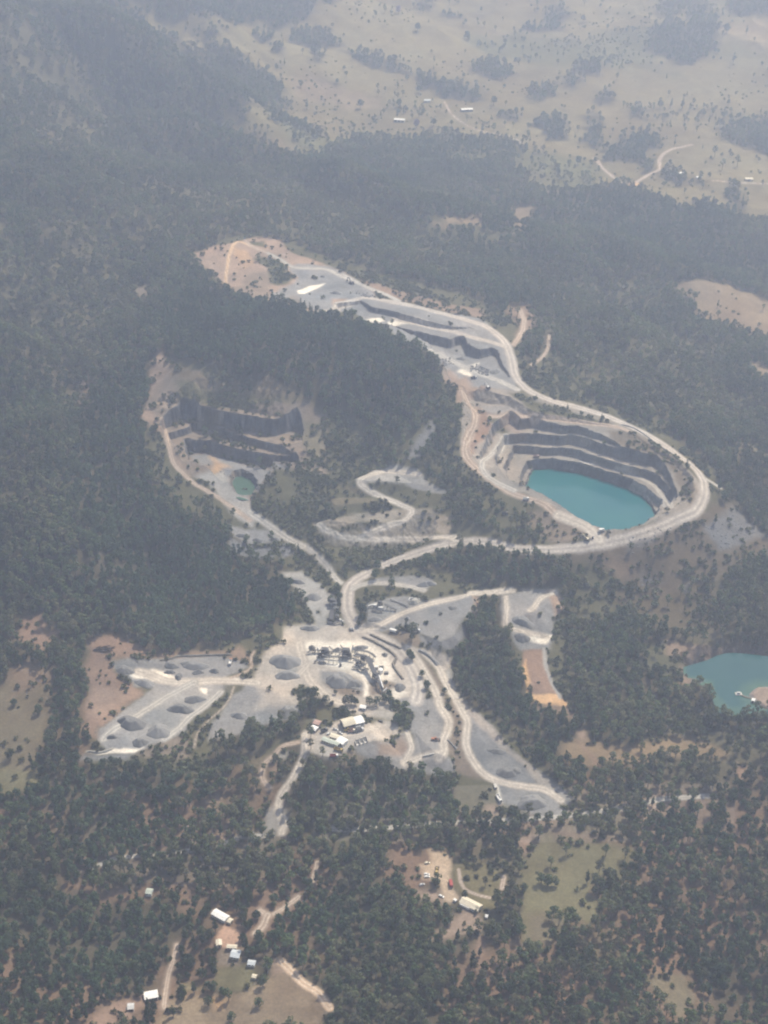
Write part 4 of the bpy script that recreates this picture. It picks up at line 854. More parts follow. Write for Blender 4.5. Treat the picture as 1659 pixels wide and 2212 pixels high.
def scatter(name, P, z, form_i, sc, ro, coll, label, cat):
    me = bpy.data.meshes.new(name)
    me.vertices.add(len(P)); me.vertices.foreach_set('co', np.column_stack([P, z - .3]).astype(np.float32).ravel())
    for an, ty, val, key in (('form', 'INT', form_i.astype(np.int32), 'value'), ('size', 'FLOAT', sc.astype(np.float32), 'value'), ('turn', 'FLOAT', ro.astype(np.float32), 'value')):
        me.attributes.new(an, ty, 'POINT').data.foreach_set(key, val)
    o = link(name, me)
    ng = bpy.data.node_groups.new(name, 'GeometryNodeTree')
    ng.interface.new_socket('Geometry', in_out='INPUT', socket_type='NodeSocketGeometry'); ng.interface.new_socket('Geometry', in_out='OUTPUT', socket_type='NodeSocketGeometry')
    gi, go = ng.nodes.new('NodeGroupInput'), ng.nodes.new('NodeGroupOutput')
    ip = ng.nodes.new('GeometryNodeInstanceOnPoints'); ci = ng.nodes.new('GeometryNodeCollectionInfo')
    ci.inputs['Collection'].default_value = coll; ci.inputs['Separate Children'].default_value = True; ci.inputs['Reset Children'].default_value = True
    ip.inputs['Pick Instance'].default_value = True
    def attr(nm, ty):
        a = ng.nodes.new('GeometryNodeInputNamedAttribute'); a.data_type = ty; a.inputs['Name'].default_value = nm; return a.outputs['Attribute']
    cx = ng.nodes.new('ShaderNodeCombineXYZ')
    L_ = ng.links.new
    L_(gi.outputs[0], ip.inputs['Points']); L_(ci.outputs[0], ip.inputs['Instance']); L_(attr('form', 'INT'), ip.inputs['Instance Index'])
    L_(attr('turn', 'FLOAT'), cx.inputs['Z']); L_(cx.outputs[0], ip.inputs['Rotation']); L_(attr('size', 'FLOAT'), ip.inputs['Scale']); L_(ip.outputs[0], go.inputs[0])
    md = o.modifiers.new('stand', 'NODES'); md.node_group = ng
    return tag(o, label, cat, kind='stuff')
# ------------------------------------------------------------------ building kit
_mats = {}
def mat(name, rgb, rough=.75, metal=0., spec=.25, var=.18, scale=.6):
    if name in _mats: return _mats[name]
    m, nt, b = new_mat(name)
    tc = node(nt, 'ShaderNodeTexCoord'); n = node(nt, 'ShaderNodeTexNoise', Scale=scale, Detail=5, Roughness=.65)
    nt.links.new(tc.outputs['Object'], n.inputs['Vector'])
    mr = node(nt, 'ShaderNodeMapRange'); mr.inputs['From Min'].default_value = .25; mr.inputs['From Max'].default_value = .75
    mr.inputs['To Min'].default_value = 1 - var; mr.inputs['To Max'].default_value = 1 + var
    nt.links.new(n.outputs['Fac'], mr.inputs['Value'])
    rgbn = node(nt, 'ShaderNodeRGB'); rgbn.outputs[0].default_value = (*rgb, 1)
    vm = node(nt, 'ShaderNodeVectorMath', _operation='SCALE'); nt.links.new(rgbn.outputs[0], vm.inputs[0]); nt.links.new(mr.outputs[0], vm.inputs['Scale'])
    nt.links.new(vm.outputs[0], b.inputs['Base Color'])
    b.inputs['Roughness'].default_value = rough; b.inputs['Metallic'].default_value = metal; b.inputs['Specular IOR Level'].default_value = spec
    _mats[name] = m; return m
M_white = mat('white_sheet_metal', (.78, .77, .74), .5); M_zinc = mat('weathered_zinc', (.50, .50, .49), .5); M_cream = mat('cream_paint', (.62, .56, .44), .6)
M_pink = mat('faded_red_sheet', (.40, .27, .23), .6); M_dark = mat('dark_steel', (.07, .073, .08), .6); M_steel = mat('dusty_steel', (.17, .17, .172), .6)
M_green = mat('pale_green_sheet', (.42, .46, .40), .5); M_blue = mat('pale_blue_sheet', (.50, .535, .56), .5); M_conc = mat('pale_concrete', (.48, .46, .42), .9)
M_glass = mat('dark_glass', (.02, .025, .03), .15, 0, .5); M_rub = mat('black_rubber', (.025, .025, .026), .85); M_yel = mat('dusty_yellow_paint', (.40, .29, .1), .6)
M_ora = mat('orange_paint', (.40, .17, .09), .6); M_redp = mat('red_paint', (.33, .06, .05), .5); M_wht = mat('white_car_paint', (.70, .69, .66), .35, 0, .5); M_sil = mat('silver_paint', (.45, .46, .47), .35, .3)
M_timb = mat('weathered_timber', (.20, .15, .11), .9); M_log = mat('charred_timber', (.06, .05, .045), .95); M_belt = mat('conveyor_belt', (.10, .10, .105), .85)
M_pile = mat('crushed_stone', (.235, .233, .23), .95, 0, 0, .22, .5); M_piled = mat('dark_crushed_stone', (.185, .184, .182), .95, 0, 0, .22, .5); M_pilep = mat('pale_sand', (.36, .345, .31), .95, 0, 0, .2, .5)
M_bund = mat('earth_bund', (.22, .2, .17), .95, 0, 0, .3, .4); M_rock = mat('broken_rock', (.17, .172, .18), .95, 0, 0, .35, .8)

class MB:
    def __init__(s): s.bm = bmesh.new()
    def box(s, x0, x1, y0, y1, z0, z1, M=None, taper=0.):
        c = [(x0, y0, z0), (x1, y0, z0), (x1, y1, z0), (x0, y1, z0), (x0 + taper, y0 + taper, z1), (x1 - taper, y0 + taper, z1), (x1 - taper, y1 - taper, z1), (x0 + taper, y1 - taper, z1)]
        v = [s.bm.verts.new(M @ Vector(p) if M else p) for p in c]
        for f in [(3, 2, 1, 0), (4, 5, 6, 7), (0, 1, 5, 4), (1, 2, 6, 5), (2, 3, 7, 6), (3, 0, 4, 7)]: s.bm.faces.new([v[i] for i in f])
        return s
    def beam(s, p, q, w, h=None):
        p, q = Vector(p), Vector(q); h = h or w; L = (q - p).length
        M = Matrix.Translation(p) @ (q - p).to_track_quat('X', 'Z').to_matrix().to_4x4()
        return s.box(0, L, -w / 2, w / 2, -h / 2, h / 2, M)
    def rod(s, path, r, n=8):
        V, F = tube(path, [r] * len(path) if np.isscalar(r) else r, n)
        vv = [s.bm.verts.new(v) for v in V]
        for f in F: s.bm.faces.new([vv[i] for i in f])
        s.bm.faces.new([vv[i] for i in range(n)][::-1]); s.bm.faces.new(vv[-n:])
        return s
    def prism(s, prof, y0, y1):
        """profile in x-z swept along y"""
        a = [s.bm.verts.new((x, y0, z)) for x, z in prof]; b = [s.bm.verts.new((x, y1, z)) for x, z in prof]; n = len(prof)
        s.bm.faces.new(a); s.bm.faces.new(b[::-1])
        for i in range(n): s.bm.faces.new([a[i], b[i], b[(i + 1) % n], a[(i + 1) % n]])
        return s
    def prism_x(s, prof, x0, x1):
        a = [s.bm.verts.new((x0, y, z)) for y, z in prof]; b = [s.bm.verts.new((x1, y, z)) for y, z in prof]; n = len(prof)
        s.bm.faces.new(a); s.bm.faces.new(b[::-1])
        for i in range(n): s.bm.faces.new([a[i], b[i], b[(i + 1) % n], a[(i + 1) % n]])
        return s
    def build(s, name, m, parent=None, bevel=0.):
        if bevel: bmesh.ops.bevel(s.bm, geom=s.bm.edges[:], offset=bevel, segments=1, affect='EDGES', clamp_overlap=True)
        bmesh.ops.recalc_face_normals(s.bm, faces=s.bm.faces[:])
        me = bpy.data.meshes.new(name); s.bm.to_mesh(me); s.bm.free(); me.materials.append(m)
        return link(name, me, parent)

def thing(name, label, cat, loc, yaw=0., group=None):
    o = link(name, None); o.location = loc; o.rotation_euler = (0, 0, yaw); o.empty_display_size = .5
    return tag(o, label, cat, group)

def spot(sheet, s, lift=0.):
    """ground point under a traced point that lies `lift` metres above the land"""
    p = pts(sheet, s)
    g = on_ground(p)
    if lift:
        for _ in range(4):
            x, y = at_level(p[:, 0], p[:, 1], g[:, 2] + lift)
            g = np.stack([x, y, sample(Z, x, y)], 1)
    return g
def axis(sheet, s, lift=0.):
    g = spot(sheet, s, lift); d = g[1] - g[0]
    c = g.mean(0); c[2] = sample(Z, c[0], c[1])
    return Vector(c), math.atan2(d[1], d[0]), math.hypot(d[0], d[1])

def shed(name, label, cat, sheet, s, width, hw_=3., rise=1.2, roof=None, wall=None, doors=0, windows=2, arch=False, eave=.4, chimney=False, group=None):
    roof = roof or M_white; wall = wall or M_zinc
    c, yaw, Ln = axis(sheet, s, hw_ + rise * .6)
    t = thing(name, label, cat, c, yaw, group)
    h, w = Ln / 2, width / 2
    k = 9 if arch else 3
    gab = [(-w + 2 * w * i / (k - 1), hw_ + rise * (math.sin(math.pi * i / (k - 1)) if arch else 1 - abs(2 * i / (k - 1) - 1))) for i in range(k)]
    MB().prism_x([(-w, -1.2)] + gab + [(w, -1.2)], -h, h).build('wall', wall, t)
    top = [(y * (1 + eave / w), z + .12 - (eave * rise / w * .8 if abs(y) > w - .01 and not arch else 0)) for y, z in gab]
    MB().prism_x(top + [(y, z + .14) for y, z in reversed(top)], -h - eave, h + eave).build('roof', roof, t)
    for i in range(doors):
        x = -h + (i + .5) * Ln / doors; dw = min(4.2, Ln / doors * .7) / 2
        d = MB().box(x - dw, x + dw, -w - .06, -w + .02, 0, min(hw_ - .25, 3.9)).build('door', M_dark, t)
        MB().box(x + dw * .6, x + dw * .7, -w - .12, -w - .06, 1, 1.3).build('handle', M_zinc, d)
    for i in range(windows):
        x = -h + (i + .5) * Ln / windows
        f = MB().box(x - .75, x + .75, w - .02, w + .06, 1., 2.2).build('window', M_white, t)
        MB().box(x - .65, x + .65, w + .06, w + .085, 1.1, 2.1).build('pane', M_glass, f)
        if not doors:
            f = MB().box(x - .75, x + .75, -w - .06, -w + .02, 1., 2.2).build('window', M_white, t)
            MB().box(x - .65, x + .65, -w - .085, -w - .06, 1.1, 2.1).build('pane', M_glass, f)
    if not doors: MB().box(h - .02, h + .06, -.5, .5, 0, 2.1).build('door', M_dark, t)
    return t

def container(name, label, cat, sheet, s, m, w=2.45, h=2.6, Ln=None, group=None):
    c, yaw, L0 = axis(sheet, s, 2); L_ = Ln or L0
    t = thing(name, label, cat, c, yaw, group)
    b = MB().box(-L_ / 2, L_ / 2, -w / 2, w / 2, -.3, h)
    for i in range(int(L_ / .6)): b.box(-L_ / 2 + .25 + i * .6, -L_ / 2 + .5 + i * .6, -w / 2 - .05, w / 2 + .05, .15, h - .12)
    b.build('body', m, t)
    for sgn in (-1, 1): MB().box(L_ / 2, L_ / 2 + .06, .03 if sgn > 0 else -w / 2 + .08, w / 2 - .08 if sgn > 0 else -.03, .1, h - .1).build('door', M_steel, t)
    return t

def wheel(t, x, y, r, w):
    ty = MB().rod([(x, y - w / 2, r), (x, y + w / 2, r)], r, 14).build('wheel', M_rub, t)
    MB().rod([(x, y - w / 2 - .02, r), (x, y + w / 2 + .02, r)], r * .5, 10).build('rim', M_zinc, ty)

def car(label, sheet, s, m, cat='car', ute=False, group=None, yaw=None, name='parked_car'):
    c, yw, _ = axis(sheet, s, .8)
    t = thing(name, label, cat, c, yw if yaw is None else yaw, group)
    if ute: body = [(-2.5, .45), (-2.5, 1.05), (-.6, 1.05), (.9, 1.02), (2.2, .95), (2.5, .75), (2.5, .45)]; cab = [(-.55, 1.05), (-.45, 1.72), (.75, 1.72), (1.4, 1.03)]
    else: body = [(-2.25, .4), (-2.3, .95), (-1.9, 1.0), (.9, 1.0), (2.0, .88), (2.3, .7), (2.3, .4)]; cab = [(-1.95, 1.0), (-1.55, 1.52), (.45, 1.52), (1.25, 1.0)]
    MB().prism(body, -.9, .9).build('body', m, t, .07)
    MB().prism(cab, -.78, .78).build('cabin', m, t, .05)
    gl = [(cab[0][0] + .25, cab[0][1] + .12), (cab[1][0] + .1, cab[1][1] - .1), (cab[2][0] - .1, cab[2][1] - .1), (cab[3][0] - .35, cab[3][1] + .12)]
    MB().prism(gl, -.795, .795).build('side_window', M_glass, t)
    x0, x1 = cab[2], cab[3]; MB().beam((x0[0] + .04, 0, x0[1] - .06), (x1[0] - .02, 0, x1[1] + .08), 1.35, .05).build('windscreen', M_glass, t)
    if ute: MB().box(-2.4, -.65, -.8, .8, 1.05, 1.08).build('tray', M_dark, t)
    for x in (-1.45, 1.45):
        for y in (-.82, .82): wheel(t, x, y, .36, .25)
    for y in (-.62, .62): MB().box(2.28 if not ute else 2.47, 2.34 if not ute else 2.53, y - .18, y + .18, .62, .78).build('headlight', M_white, t)
    return t

def truck(label, sheet, s, m_cab, m_tray, Ln=8., dump=True, group=None, cat='truck', name='tipper_truck'):
    c, yw, _ = axis(sheet, s, 1.5); t = thing(name, label, cat, c, yw, group); h = Ln / 2
    MB().box(-h, h - .2, -.55, .55, .7, 1.05).build('chassis', M_dark, t)
    MB().prism([(h - 2.1, .8), (h - 2.1, 3.0), (h - .5, 3.0), (h, 1.9), (h, .8)], -1.2, 1.2).build('cab', m_cab, t, .08)
    MB().beam((h - .42, 0, 2.9), (h + .02, 0, 2.0), 2.1, .06).build('windscreen', M_glass, t)
    if dump:
        b = MB().box(-h, h - 2.4, -1.25, 1.25, 1.1, 1.3).box(-h, h - 2.4, -1.3, -1.15, 1.3, 2.6).box(-h, h - 2.4, 1.15, 1.3, 1.3, 2.6).box(h - 2.6, h - 2.4, -1.15, 1.15, 1.3, 2.9).box(-h, -h + .12, -1.15, 1.15, 1.3, 2.5)
    else: b = MB().box(-h, h - 2.4, -1.25, 1.25, 1.1, 3.3)
    b.build('tray', m_tray, t)
    for x in (-h + .9, -h + 2.1, h - 1.2):
        for y in (-1.05, 1.05): wheel(t, x, y, .52, .4)
    return t

def excavator(label, sheet, s, m, yaw_up=0., k=1., cat='excavator', boom=True, group=None):
    c, yw, _ = axis(sheet, s, 1.5); t = thing('excavator', label, cat, c, yw, group)
    for y in (-1.3, 1.3):
        MB().prism([(-2.3 * k, .1), (-2.6 * k, .5), (-2.2 * k, 1.05), (2.2 * k, 1.05), (2.6 * k, .5), (2.3 * k, .1)], (y - .35) * k, (y + .35) * k).build('track', M_rub, t)
    hse = MB().box(-2.6 * k, 1.5 * k, -1.4 * k, 1.4 * k, 1.15 * k, 2.4 * k).build('house', m, t, .1)
    MB().box(-2.7 * k, -1.9 * k, -1.3 * k, 1.3 * k, 1.3 * k, 2.9 * k).build('counterweight', M_dark, hse)
    cb = MB().prism([(0, 1.6 * k), (0, 3.2 * k), (1.2 * k, 3.2 * k), (1.7 * k, 2.2 * k), (1.7 * k, 1.6 * k)], .5 * k, 1.4 * k).build('cab', m, t, .06)
    MB().prism([(.2 * k, 2.3 * k), (.2 * k, 3.05 * k), (1.1 * k, 3.05 * k), (1.5 * k, 2.3 * k)], .47 * k, 1.43 * k).build('pane', M_glass, cb)
    MB().beam((1.2 * k, -.2 * k, 2.1 * k), (4.2 * k, -.2 * k, 5. * k), .55 * k, .7 * k).beam((4.1 * k, -.2 * k, 5. * k), (6.3 * k, -.2 * k, 4.2 * k), .5 * k, .6 * k).build('boom', m, t)
    MB().beam((6.1 * k, -.2 * k, 4.5 * k), (6.9 * k, -.2 * k, 1.5 * k), .42 * k, .5 * k).build('arm', m, t)
    MB().prism([(6.3 * k, 1.7 * k), (7.2 * k, 1.7 * k), (7.3 * k, .7 * k), (6.6 * k, .25 * k), (6.0 * k, .7 * k)], -.8 * k, .4 * k).build('bucket', M_dark, t)
    return t

def loader(label, sheet, s, m, cat='loader', name='wheel_loader', group=None):
    c, yw, _ = axis(sheet, s, 1.5); t = thing(name, label, cat, c, yw, group)
    MB().box(-3.4, -.2, -1.1, 1.1, 1.0, 2.3).build('engine_cover', m, t, .12)
    cb = MB().box(-.5, 1.0, -.85, .85, 1.3, 3.4, None, .1).build('cab', m, t)
    MB().box(-.35, 1.02, -.9, .9, 2.2, 3.1).build('pane', M_glass, cb)
    MB().box(.9, 2.2, -.7, .7, .9, 1.7).build('front_frame', M_dark, t)
    for y in (-.75, .75): MB().beam((1.2, y, 2.1), (3.6, y, .9), .25, .4).build('lift_arm', m, t)
    MB().prism([(3.4, .2), (3.4, 1.5), (3.8, 1.5), (4.6, .3), (4.6, .15)], -1.5, 1.5).build('bucket', M_dark, t)
    for x in (-2.2, 1.5):
        for y in (-1.15, 1.15): wheel(t, x, y, .85, .6)
    return t

def conveyor(label, sheet, s, z0, z1, w=1.2, m=None, legs=3, group='conveyors of the crushing plant', hood=False, cat='conveyor'):
    """belt conveyor between traced points: truss, belt, legs; z0/z1 heights of the ends"""
    p = pts(sheet, s); g = []
    for i, (u, v) in enumerate(p):
        hh = z0 + (z1 - z0) * i / (len(p) - 1); gg = on_ground([[u, v]])[0]
        for _ in range(4):
            x, y = at_level(u, v, gg[2] + hh); gg = np.array([x, y, sample(Z, x, y)])
        g.append((float(gg[0]), float(gg[1]), float(gg[2]) + hh, hh))
    base = Vector((g[0][0], g[0][1], g[0][2] - g[0][3]))
    t = thing('conveyor', label, cat, base, 0, group)
    P = [Vector(q[:3]) - base for q in g]
    b = MB(); bl = MB(); lg = MB()
    for a, c in zip(P[:-1], P[1:]):
        d = (c - a).normalized(); sd_ = d.cross(Vector((0, 0, 1))).normalized() * (w / 2)
        for sg in (-1, 1):
            for dz in (-.35, .35): b.beam(a + sd_ * sg + Vector((0, 0, dz)), c + sd_ * sg + Vector((0, 0, dz)), .16)
            n = max(2, int((c - a).length / 1.6))
            for i in range(n):
                q0, q1 = a.lerp(c, i / n), a.lerp(c, (i + 1) / n)
                b.beam(q0 + sd_ * sg + Vector((0, 0, -.35)), q1 + sd_ * sg + Vector((0, 0, .35)), .1)
        bl.beam(a + Vector((0, 0, .3)), c + Vector((0, 0, .3)), w * .95, .1)
        if hood: bl.beam(a + Vector((0, 0, .85)), c + Vector((0, 0, .85)), w * 1.15, .12)
    b.build('truss', m or M_steel, t); bl.build('belt', M_white if hood else M_belt, t)
    T_ = sum((c - a).length for a, c in zip(P[:-1], P[1:]))
    for i in range(legs):
        f = (i + .6) / legs * (len(P) - 1); j = min(int(f), len(P) - 2); q = P[j].lerp(P[j + 1], f - j)
        gz = float(sample(Z, base.x + q.x, base.y + q.y)) - base.z - .3
        if q.z - gz > .8:
            d = (P[j + 1] - P[j]).normalized(); sd_ = d.cross(Vector((0, 0, 1))).normalized()
            for sg in (-1, 1): MB().beam(q + sd_ * sg * w * .5 + Vector((0, 0, -.3)), Vector((q.x, q.y, gz)) + sd_ * sg * w * .8, .22).build('leg', m or M_steel, t)
    for e in (0, -1): MB().rod([P[e] + Vector((0, 0, .25)) - sd_ * w * .5 / max(sd_.length, .01), P[e] + Vector((0, 0, .25)) + sd_ * w * .5 / max(sd_.length, .01)], .3, 10).build('end_drum', M_dark, t)
    return t

def screen_tower(label, sheet, s, w, d, h, yaw=.3, group='crushing and screening towers', m=None):
    """steel frame carrying a screen box, with deck, hopper, handrail and stair"""
    g = spot(sheet, s, h * .5)[0]; t = thing('screening_tower', label, 'crushing plant', Vector(g), yaw, group)
    f = MB()
    for x in (-w / 2, w / 2):
        for y in (-d / 2, d / 2): f.beam((x, y, -.5), (x, y, h * .8), .35)
    for z in (h * .3, h * .55, h * .8):
        for y in (-d / 2, d / 2): f.beam((-w / 2, y, z), (w / 2, y, z), .28)
        for x in (-w / 2, w / 2): f.beam((x, -d / 2, z), (x, d / 2, z), .28)
    for y in (-d / 2, d / 2): f.beam((-w / 2, y, 0), (w / 2, y, h * .3), .2)
    f.build('frame', m or M_steel, t)
    MB().box(-w / 2 - .5, w / 2 + .5, -d / 2 - .5, d / 2 + .5, h * .52, h * .55).build('deck', M_dark, t)
    MB().prism([(-w * .42, h * .86), (-w * .42, h * 1.0), (w * .42, h * .86), (w * .42, h * .7), (-w * .3, h * .62)], -d * .4, d * .4).build('screen_box', M_dark, t)
    MB().box(-w * .3, w * .3, -d * .3, d * .3, h * .28, h * .52, None, -.25).build('hopper', M_steel, t)
    r = MB()
    for y in (-d / 2 - .45, d / 2 + .45): r.beam((-w / 2, y, h * .55 + 1), (w / 2, y, h * .55 + 1), .08)
    for x in (-w / 2, 0, w / 2):
        for y in (-d / 2 - .45, d / 2 + .45): r.beam((x, y, h * .55), (x, y, h * .55 + 1), .08)
    r.build('handrail', M_yel, t)
    MB().beam((w / 2 + .9, -d / 2 - .8, 0), (-w * .3, -d / 2 - .8, h * .53), .7, .15).build('stair', M_zinc, t)
    return t

def pile(label, sheet, s, rx, ry, h, m=None, yaw=0., flat=.25, seed=0, name='stockpile', group='gravel stockpiles of the yards', cat='stockpile', sink=.6):
    """heap at its angle of repose with an uneven crest"""
    g = spot(sheet, s, h * .35)[0]
    n, k = 40, 12; V, F = [], []
    ca, sa = math.cos(yaw), math.sin(yaw)
    for j in range(k + 1):
        q = j / k
        for i in range(n):
            a = 2 * math.pi * i / n
            lob = 1 + .13 * math.sin(2 * a + seed) + .09 * math.sin(3 * a + 2.1 * seed) + .05 * math.sin(7 * a + seed * 1.7)
            x, y = rx * q * lob * math.cos(a), ry * q * lob * math.sin(a)
            zz = h * min(1, (1 - q) / (1 - flat)) if q > flat else h
            zz += h * .10 * float(vnoise(np.array(x * .35 + seed * 9.), np.array(y * .35 + 3.), 5) - .5) * (1 - q * q) * 2
            zz = zz - (1 - (1 - .0)) if q < 1 else 0
            X_, Y_ = x * ca - y * sa, x * sa + y * ca
            V.append((X_, Y_, zz + float(sample(Z, g[0] + X_, g[1] + Y_)) - g[2] - (sink if j == k else 0)))
    for j in range(k):
        for i in range(n): F.append((j * n + i, j * n + (i + 1) % n, (j + 1) * n + (i + 1) % n, (j + 1) * n + i))
    me = np_mesh(name, V, F, [m or M_pile], True)
    bm = bmesh.new(); bm.from_mesh(me); bmesh.ops.remove_doubles(bm, verts=bm.verts[:n], dist=.001); bmesh.ops.recalc_face_normals(bm, faces=bm.faces[:]); bm.to_mesh(me); bm.free()
    o = link(name, me); o.location = g
    return tag(o, label, cat, group)

def bund(label, sheet, s, w, h, m=None, name='earth_bund', cat='earth bund', group='earth bunds along the yard roads'):
    g = spline(spot(sheet, s), 5); c = g[0]
    V, F = [], []
    for i, p in enumerate(g):
        d = g[min(i + 1, len(g) - 1)] - g[max(i - 1, 0)]; nx, ny = -d[1], d[0]; L_ = math.hypot(nx, ny) or 1; nx /= L_; ny /= L_
        e = .35 if i in (0, len(g) - 1) else 1
        for q, zz in ((-1, -.4), (-.35, 1), (.3, .94), (1, -.4)):
            k = w / 2 * q * (1 + .3 * random.uniform(-1, 1)); x, y = p[0] + nx * k, p[1] + ny * k
            V.append((x - c[0], y - c[1], float(sample(Z, x, y)) - c[2] + (h * e * zz * random.uniform(.75, 1.1) if zz > 0 else -.4)))
    for i in range(len(g) - 1):
        for j in range(3): F.append((i * 4 + j, i * 4 + j + 1, i * 4 + j + 5, i * 4 + j + 4))
    o = link(name, np_mesh(name, V, F, [m or M_bund])); o.location = c
    return tag(o, label, cat, group)
# ------------------------------------------------------------------ sheds, houses and offices
shed('workshop', 'arched grey workshop shed with a white lean-to strip, biggest roof of the sheds', 'workshop', 'B', "700,232 850,200", 10.5, 4.2, 2.4, M_cream, M_steel, 2, 0, True, .3)
shed('workshop', 'white roofed workshop bay joined to the arched shed', 'workshop', 'B', "852,208 968,186", 9.5, 4.4, 1.2, M_white, M_zinc, 2, 0)
shed('lean_to', 'low white lean-to along the near side of the arched shed', 'lean-to', 'B', "745,285 862,246", 3.2, 2.4, .4, M_white, M_zinc, 1, 1)
shed('site_office', 'cream roofed site office, topmost of the three huts side by side', 'site office', 'B', "552,392 672,430", 4.6, 2.6, .6, M_cream, M_cream, 0, 4)
shed('site_office', 'long grey-green site office beside the bright white roof', 'site office', 'B', "450,440 596,495", 4.4, 2.6, .6, M_green, M_cream, 0, 5)
shed('site_hut', 'short grey-green hut at the end of the long site office', 'site hut', 'B', "596,490 656,520", 4.2, 2.5, .5, M_green, M_zinc, 0, 2)
shed('canopy_shed', 'square bright white roof, brightest in the office yard', 'shed', 'B', "655,445 745,490", 7.2, 3., .7, M_white, M_white, 1, 0)
shed('storage_shed', 'white shed with dark open side at the yard edge', 'shed', 'B', "305,296 375,318", 5.2, 2.8, .7, M_white, M_steel, 1, 0)
shed('storage_shed', 'faded red roofed shed behind the white one at the yard edge', 'shed', 'B', "342,226 415,244", 5.4, 2.6, .6, M_pink, M_steel, 1, 0)
shed('tool_shed', 'tiny dark shed behind the faded red roof', 'shed', 'B', "330,206 360,212", 2.6, 2.3, .5, M_steel, M_dark, 1, 0)
shed('weighbridge_hut', 'small white-roofed hut among trees between yard and offices', 'hut', 'B', "935,22 1010,38", 4.2, 2.7, .7, M_white, M_zinc, 0, 2)
for i, (s, l) in enumerate([("895,478 908,528", 'open concrete storage bay, nearest the site offices of three'), ("945,464 960,512", 'open concrete storage bay in the middle of three'), ("992,448 1008,494", 'open concrete storage bay at the gravel edge of three')]):
    c, yaw, L_ = axis('B', s, .8); t = thing('storage_bay', l, 'storage bay', c, yaw, 'open storage bays')
    MB().box(-2.6, 2.6, -1.9, 1.9, -.4, .12).build('floor_slab', M_conc, t)
    MB().box(-2.6, 2.6, 1.6, 1.9, .12, 2.).build('side_wall', M_conc, t); MB().box(-2.6, 2.6, -1.9, -1.6, .12, 2.).build('side_wall', M_conc, t); MB().box(-2.9, -2.6, -1.9, 1.9, -.4, 2.2).build('back_wall', M_conc, t)
    MB().prism([(-2.5, .12), (-2.5, 1.3), (-1.2, 1.), (.6, .12)], -1.55, 1.55).build('stone_heap', M_piled, t)
shed('house', 'long pale farmhouse with a bright white verandah in the bush yard', 'house', 'E', "596,722 828,838", 7.6, 2.9, 1.5, M_cream, M_white, 0, 6)
shed('verandah', 'white verandah roof along the front of the long farmhouse', 'verandah', 'E', "585,772 705,830", 3.6, 2.4, .35, M_white, M_white, 0, 0)
container('caravan', 'white caravan parked at the end of the farmhouse', 'caravan', 'E', "490,728 525,752", M_wht, 2.3, 2.3)
shed('water_tank_shed', 'tiny white shed beyond the far end of the farmhouse', 'shed', 'E', "903,942 930,948", 2.4, 2.2, .5, M_white, M_white, 0, 0)
shed('farm_shed', 'long narrow white shed above the bare pink yard', 'shed', 'D', "282,196 452,284", 6., 3., .9, M_white, M_white, 0, 5)
shed('annex', 'small cream annex at the end of the long narrow white shed', 'annex', 'D', "472,304 512,322", 4., 2.5, .6, M_cream, M_cream, 0, 1)
shed('stable', 'upright cream stable on the edge of the bare pink yard', 'stable', 'D', "345,562 352,634", 4., 2.7, .7, M_cream, M_cream, 0, 2)
shed('stable', 'low cream stable along the foot of the bare pink yard', 'stable', 'D', "455,650 580,648", 3., 2.5, .6, M_cream, M_pink, 0, 3)
shed('house', 'grey-white roofed house below the bare pink yard', 'house', 'D', "512,738 622,744", 7., 2.7, 1.2, M_blue, M_cream, 0, 3)
shed('garden_shed', 'pale blue-white shed beside dark trees near the grass', 'shed', 'D', "728,856 818,862", 4.2, 2.5, .7, M_blue, M_white, 0, 2)
shed('farm_shed', 'square white shed beside the narrow dirt track', 'shed', 'H', "520,917 606,908", 6.5, 3., .9, M_white, M_white, 2, 0)
shed('garden_shed', 'small grey-white shed on bare red ground', 'shed', 'H', "412,988 452,990", 5., 2.6, .7, M_zinc, M_white, 1, 0)
shed('hut', 'small pale green hut alone in the thin bush', 'hut', 'H', "534,238 572,246", 5.4, 2.8, 1., M_green, M_white, 0, 2)
shed('pump_house', 'tiny cream pump house at the corner of the brown field', 'pump house', 'H', "1222,792 1246,796", 3., 2.2, .5, M_cream, M_cream, 0, 1)
shed('barn', 'long white roofed barn in the far paddock, upper of two', 'barn', '2', "333,469 382,468", 8.5, 3.6, 1.6, M_white, M_steel, 3, 0)
shed('barn', 'long white roofed barn in the far paddock, lower of two', 'barn', '2', "45,512 90,513", 9., 3.8, 1.8, M_white, M_zinc, 3, 0)
shed('farmhouse', 'pale grey-blue roofed farmhouse half hidden among far trees', 'farmhouse', '2', "174,431 200,430", 8, 3, 1.4, M_blue, M_zinc, 0, 2)
shed('farmhouse', 'white farmhouse by the dark trees in the far valley', 'farmhouse', '2', "1275,747 1294,744", 9, 3.4, 1.8, M_white, M_white, 0, 2)
shed('farm_shed', 'flat white shed just beyond the white farmhouse', 'shed', '2', "1350,763 1372,764", 5, 2.6, .6, M_white, M_white, 1, 0)
shed('hay_shed', 'cream hay shed standing alone in the far valley grass', 'shed', '2', "1560,768 1594,769", 8, 3., 1.2, M_cream, M_cream, 1, 0)
shed('pump_house', 'small white pump house by the lagoon pontoon', 'pump house', 'G', "1556,440 1574,441", 3.4, 2.4, .6, M_white, M_white, 1, 0)
